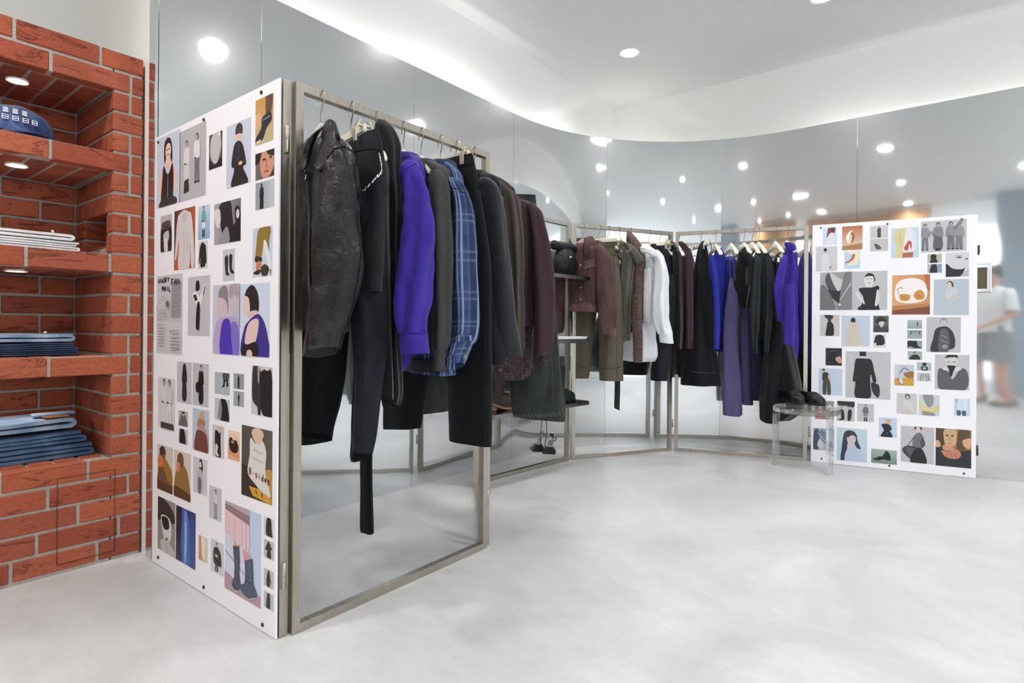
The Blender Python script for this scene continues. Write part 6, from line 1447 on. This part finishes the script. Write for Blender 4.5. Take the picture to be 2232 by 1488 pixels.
# cordless phone on its stand by the polished wall
pp = at_z(1197, 987, 0); M['phone_grey'] = plain('phone_grey', 'b9bbbd', .4, .3); M['phone_dark'] = plain('phone_black', '14161b', .5)
g = thing('cordless_phone', 'grey cordless phone standing in a black charging cradle on the floor', 'phone', pp, TH-.15)
mb = MB(); mb.loft([[Vector((a*.046*s_, b*.04*s_-.0, z)) for a, b in ((-1, -1), (1, -1), (1, 1), (-1, 1))] for z, s_ in ((.001, 1.0), (.012, .98), (.036, .66), (.046, .55))], cap=True)
mb.build('cradle', M['phone_dark'], g, smooth=False)
Rx = Matrix.Rotation(-.22, 3, 'X') @ Matrix.Rotation(.16, 3, 'Y'); oz = Vector((.002, .0, .03))
mb = MB(); mb.box(oz+Rx @ Vector((0, 0, .058)), (.042, .020, .125), rot=Rx, ch=.005); hs = mb.build('handset', M['phone_grey'], g, smooth=False)
mb = MB(); mb.box(oz+Rx @ Vector((0, -.0102, .098)), (.030, .002, .024), rot=Rx); mb.build('display', plain('phone_display', '39443c', .2), hs, smooth=False)
for i in range(4):
    for j in range(3):
        mb = MB(); mb.box(oz+Rx @ Vector((-.011+.011*j, -.0105, .058-.011*i)), (.008, .003, .007), rot=Rx, ch=.001); mb.build('key', M['phone_dark'] if (i+j) % 2 else M['chrome'], hs, smooth=False)
mb = MB(); mb.tube(spline([(.02, .002, .105), (.04, .0, .115), (.05, .004, .10), (.04, .006, .088), (.022, .004, .09)], 4), .003, n=6); mb.build('wrist_loop', M['phone_dark'], g)
mb = MB(); mb.tube(spline([(-.018, .01, .13), (-.022, .02, .2), (-.02, .02, .28), (-.022, .02, .395)], 6), .0026, n=6); mb.tube(spline([(-.02, .006, .12), (-.05, .02, .135), (-.07, .02, .12)], 5), .0026, n=6)
mb.tube(spline([(-.018, .01, .12), (-.03, .012, .07), (-.03, .014, .03), (-.012, .02, .012)], 5), .0026, n=6); mb.build('cable', M['phone_dark'], g)
mb = MB(); mb.box((-.073, .02, .112), (.012, .012, .022), rot=Matrix.Rotation(.6, 3, 'Y'), ch=.002); mb.build('plug', plain('red_plug', '7c2a33', .5), g, smooth=False)
# framed switch plate on the polished wall, half behind the right board
g = thing('switch_plate', 'square chrome-framed bronze switch plate on the polished wall right of the board', 'switch', (.01, YB-.004, 1.222))
mb = MB(); s_ = .094; rings = [[Vector((a*(s_-i_), -y_, b*(s_*.93-i_))) for a, b in ((-1, -1), (1, -1), (1, 1), (-1, 1))] for i_, y_ in ((0, -.002), (0, .016), (.004, .022), (.022, .022), (.024, .012))]
mb.loft(rings, cap=False); mb.build('chrome_frame', M['chrome'], g, smooth=False)
mb = MB(); mb.box((0, -.011, 0), (.142, .006, .13)); fp = mb.build('bronze_plate', plain('bronze', '6b6350', .45, .6), g, smooth=False)
mb = MB(); 
rot90 = Matrix.Rotation(pi/2, 3, 'X')
k = MB(); k.lathe([(0, .006), (.006, .006), (.008, .003), (.013, .003), (.015, .0)], n=20); k.v = [tuple(rot90 @ Vector(v)+Vector((0, -.0135, -.004))) for v in k.v]; k.build('round_button', M['chrome'], fp)
for x in (-.022, .022):
    k = MB(); k.box((x, -.0155, .034), (.012, .004, .008), rot=Matrix.Rotation(.6 if x < 0 else -.6, 3, 'Y'), ch=.001); k.build('arrow_key', M['phone_dark'], fp, smooth=False)
k = MB(); k.box((0, -.015, -.045), (.05, .002, .004)); k.build('engraved_line', M['nickel'], fp, smooth=False)
# ------------------------------------------------------------------ photographer behind the camera, seen only in the polished wall
FW = Vector((-ST, CT, 0)); RT = Vector((CT, ST, 0))
pbase = -FW*.40+RT*.02
g = thing('person', 'person in white T-shirt and grey shorts holding a phone at waist height, seen mirrored', 'person', pbase, TH)
SKN = NT('skin'); SKN.set(Base_Color=hexc('c98f76'), Roughness=.55, Subsurface_Weight=.1); M['skin'] = SKN.m
# local frame: x right, y forward, z up
J = {'pelvis': (0, 0, .95), 'spine': (0, .0, 1.12), 'chest': (0, .01, 1.30), 'neck': (0, .02, 1.46), 'jaw': (0, .06, 1.535), 'skull': (0, .035, 1.63), 'crown': (0, .03, 1.69)}
V = []; E = []; RAD = []
def vtx(p, r): V.append(p); RAD.append(r if isinstance(r, tuple) else (r, r)); return len(V)-1
ip = vtx(J['pelvis'], (.15, .10)); isp = vtx(J['spine'], (.13, .095)); ic = vtx(J['chest'], (.15, .105)); inn = vtx(J['neck'], .055); ij = vtx(J['jaw'], (.062, .07)); isk = vtx(J['skull'], (.078, .09)); icr = vtx(J['crown'], (.05, .06))
E += [(ip, isp), (isp, ic), (ic, inn), (inn, ij), (ij, isk), (isk, icr)]
for s in (-1, 1):
    h = vtx((s*.09, 0, .90), .088); k = vtx((s*.11, .03, .50), .055); a = vtx((s*.12, -.01, .10), .036); hl = vtx((s*.12, -.02, .05), .034); to = vtx((s*.14, .15, .035), .03)
    E += [(ip, h), (h, k), (k, a), (a, hl), (hl, to)]
    sh = vtx((s*.18, .0, 1.40), .058); el = vtx((s*.27, .04, 1.10), .040); wr = vtx((s*.105, .29, .955), .027); pm = vtx((s*.075, .345, .93), (.03, .018))
    E += [(ic, sh), (sh, el), (el, wr), (wr, pm)]
    for i, (dx, dz) in enumerate(((0, .035), (0, .013), (0, -.009), (0, -.03))):
        f1 = vtx((s*.078, .375, .925+dz*.8), .0095); f2 = vtx((s*.052, .392, .915+dz), .0085); f3 = vtx((s*.034, .385, .91+dz), .0075); E += [(pm, f1), (f1, f2), (f2, f3)]
    t1 = vtx((s*.062, .335, .965), .011); t2 = vtx((s*.045, .345, .975), .009); E += [(pm, t1), (t1, t2)]
me = bpy.data.meshes.new('body'); me.from_pydata(V, E, []); me.materials.append(M['skin'])
ob = link(bpy.data.objects.new('body', me), g)
md = ob.modifiers.new('skin', 'SKIN'); md.use_smooth_shade = True
for i, sv in enumerate(me.skin_vertices[0].data): sv.radius = RAD[i]; sv.use_root = (i == 0)
ob.modifiers.new('smooth', 'SUBSURF').levels = 2; ob.modifiers['smooth'].render_levels = 2
def lt(keys, name, mat, n=28, phi=0, **kw):
    tb = Tube([(*k, 0.0) if len(k) == 5 else k for k in keys], 0, n=n, **kw); mb = MB(); uv = {}; tb.into(mb, uv); return mb.build(name, mat, g, angle=60)
M['tee'] = fabric('white_tee', 'dfe2e4', .85, var=.03); M['shorts'] = fabric('grey_shorts', '85898e', .85); M['hair'] = fabric('dark_hair', '1d1613', .6, weave=300, wb=.8)
lt([(0, .02, 1.475, .062, .058), (0, .01, 1.45, .12, .075), (0, .005, 1.41, .19, .10), (0, .01, 1.30, .205, .13), (0, .01, 1.12, .20, .135), (0, .01, .95, .205, .14), (0, .01, .86, .21, .145)], 't_shirt', M['tee'], folds=(6, .008), wr=.008, n=40)
for s in (-1, 1):
    lt([(s*.165, .0, 1.43, .05, .06), (s*.205, .005, 1.38, .07, .075), (s*.235, .02, 1.28, .075, .075), (s*.262, .035, 1.17, .078, .075)], 't_shirt_sleeve', M['tee'], folds=(4, .004))
    lt([(s*.085, 0, .95, .11, .125), (s*.095, .005, .8, .115, .125), (s*.108, .02, .6, .105, .11), (s*.11, .025, .5, .105, .105)], 'shorts_leg', M['shorts'], folds=(4, .006))
    mb = MB(); rings = []
    for i in range(13):
        f = i/12; w = .048*sin(pi*min(1, (f+.06)/.9)*.55+.3)**.8*(1 if f < .85 else 1-.55*((f-.85)/.15)); y = -.085+.29*f; h = .085-.045*min(1, f/.6)
        rings.append([Vector((s*(.12+.02*f)+w*cos(2*pi*k/16), y, .004+max(0, h*(.5+.5*sin(2*pi*k/16))))) for k in range(16)])
    mb.loft(rings, cap=True); mb.build('shoe', M['sole'], g)
mb = MB(); rings = []
for i in range(10):
    f = i/9; z = 1.585+.155*sin(f*pi/2); q = cos(f*pi/2)**.6
    rings.append([Vector((.093*q*cos(2*pi*k/24)+.001, .03+(.105*q)*sin(2*pi*k/24)-(.012 if sin(2*pi*k/24) > .3 else 0), z+(.055 if sin(2*pi*k/24) > .35 and i < 4 else 0)*(1-f))) for k in range(24)])
mb.loft(rings, cap=True); mb.build('hair', M['hair'], g)
mb = MB()
for s in (-1, 1): mb.lathe([(0, .012), (.009, .008), (.012, 0), (.009, -.008), (0, -.012)], c=(s*.031, .113, 1.615), n=12)
mb.build('eyes', plain('eye_dark', '1a1412', .2), g, kind='stuff')
mb = MB(); mb.loft([[Vector((w*cos(a), .118+d*max(0, sin(a)), z)) for a in [2*pi*k/12 for k in range(12)]] for z, w, d in ((1.622, .008, .008), (1.60, .012, .02), (1.582, .017, .03), (1.572, .012, .012))], cap=True); mb.build('nose', M['skin'], g)
mb = MB(); mb.tube([(-.024, .112, 1.545), (-.01, .122, 1.549), (.01, .122, 1.549), (.024, .112, 1.545)], .005, n=8); mb.build('mouth', plain('lips', '9a5a50', .5), g)
for s in (-1, 1):
    mb = MB(); mb.lathe([(0, .008), (.018, .006), (.022, 0), (.016, -.004), (0, -.006)], n=14)
    mb.v = [tuple(Matrix.Rotation(pi/2, 3, 'Y') @ Vector(v)*s*1.0+Vector((s*.083, .03, 1.60))) for v in mb.v]; mb.build('ear', M['skin'], g)
ph_ = thing('smartphone', 'dark phone held at waist height by the mirrored person', 'phone', -FW*.045+UPZ*.9, TH)
mb = MB(); mb.box((0, 0, -.005), (.076, .009, .15), ch=.003); mb.build('phone_body', M['phone_dark'], ph_, smooth=False)
mb = MB(); mb.box((0, -.0052, -.005), (.070, .001, .142)); mb.build('phone_screen', plain('phone_glass', '0a0c10', .08), ph_, smooth=False)
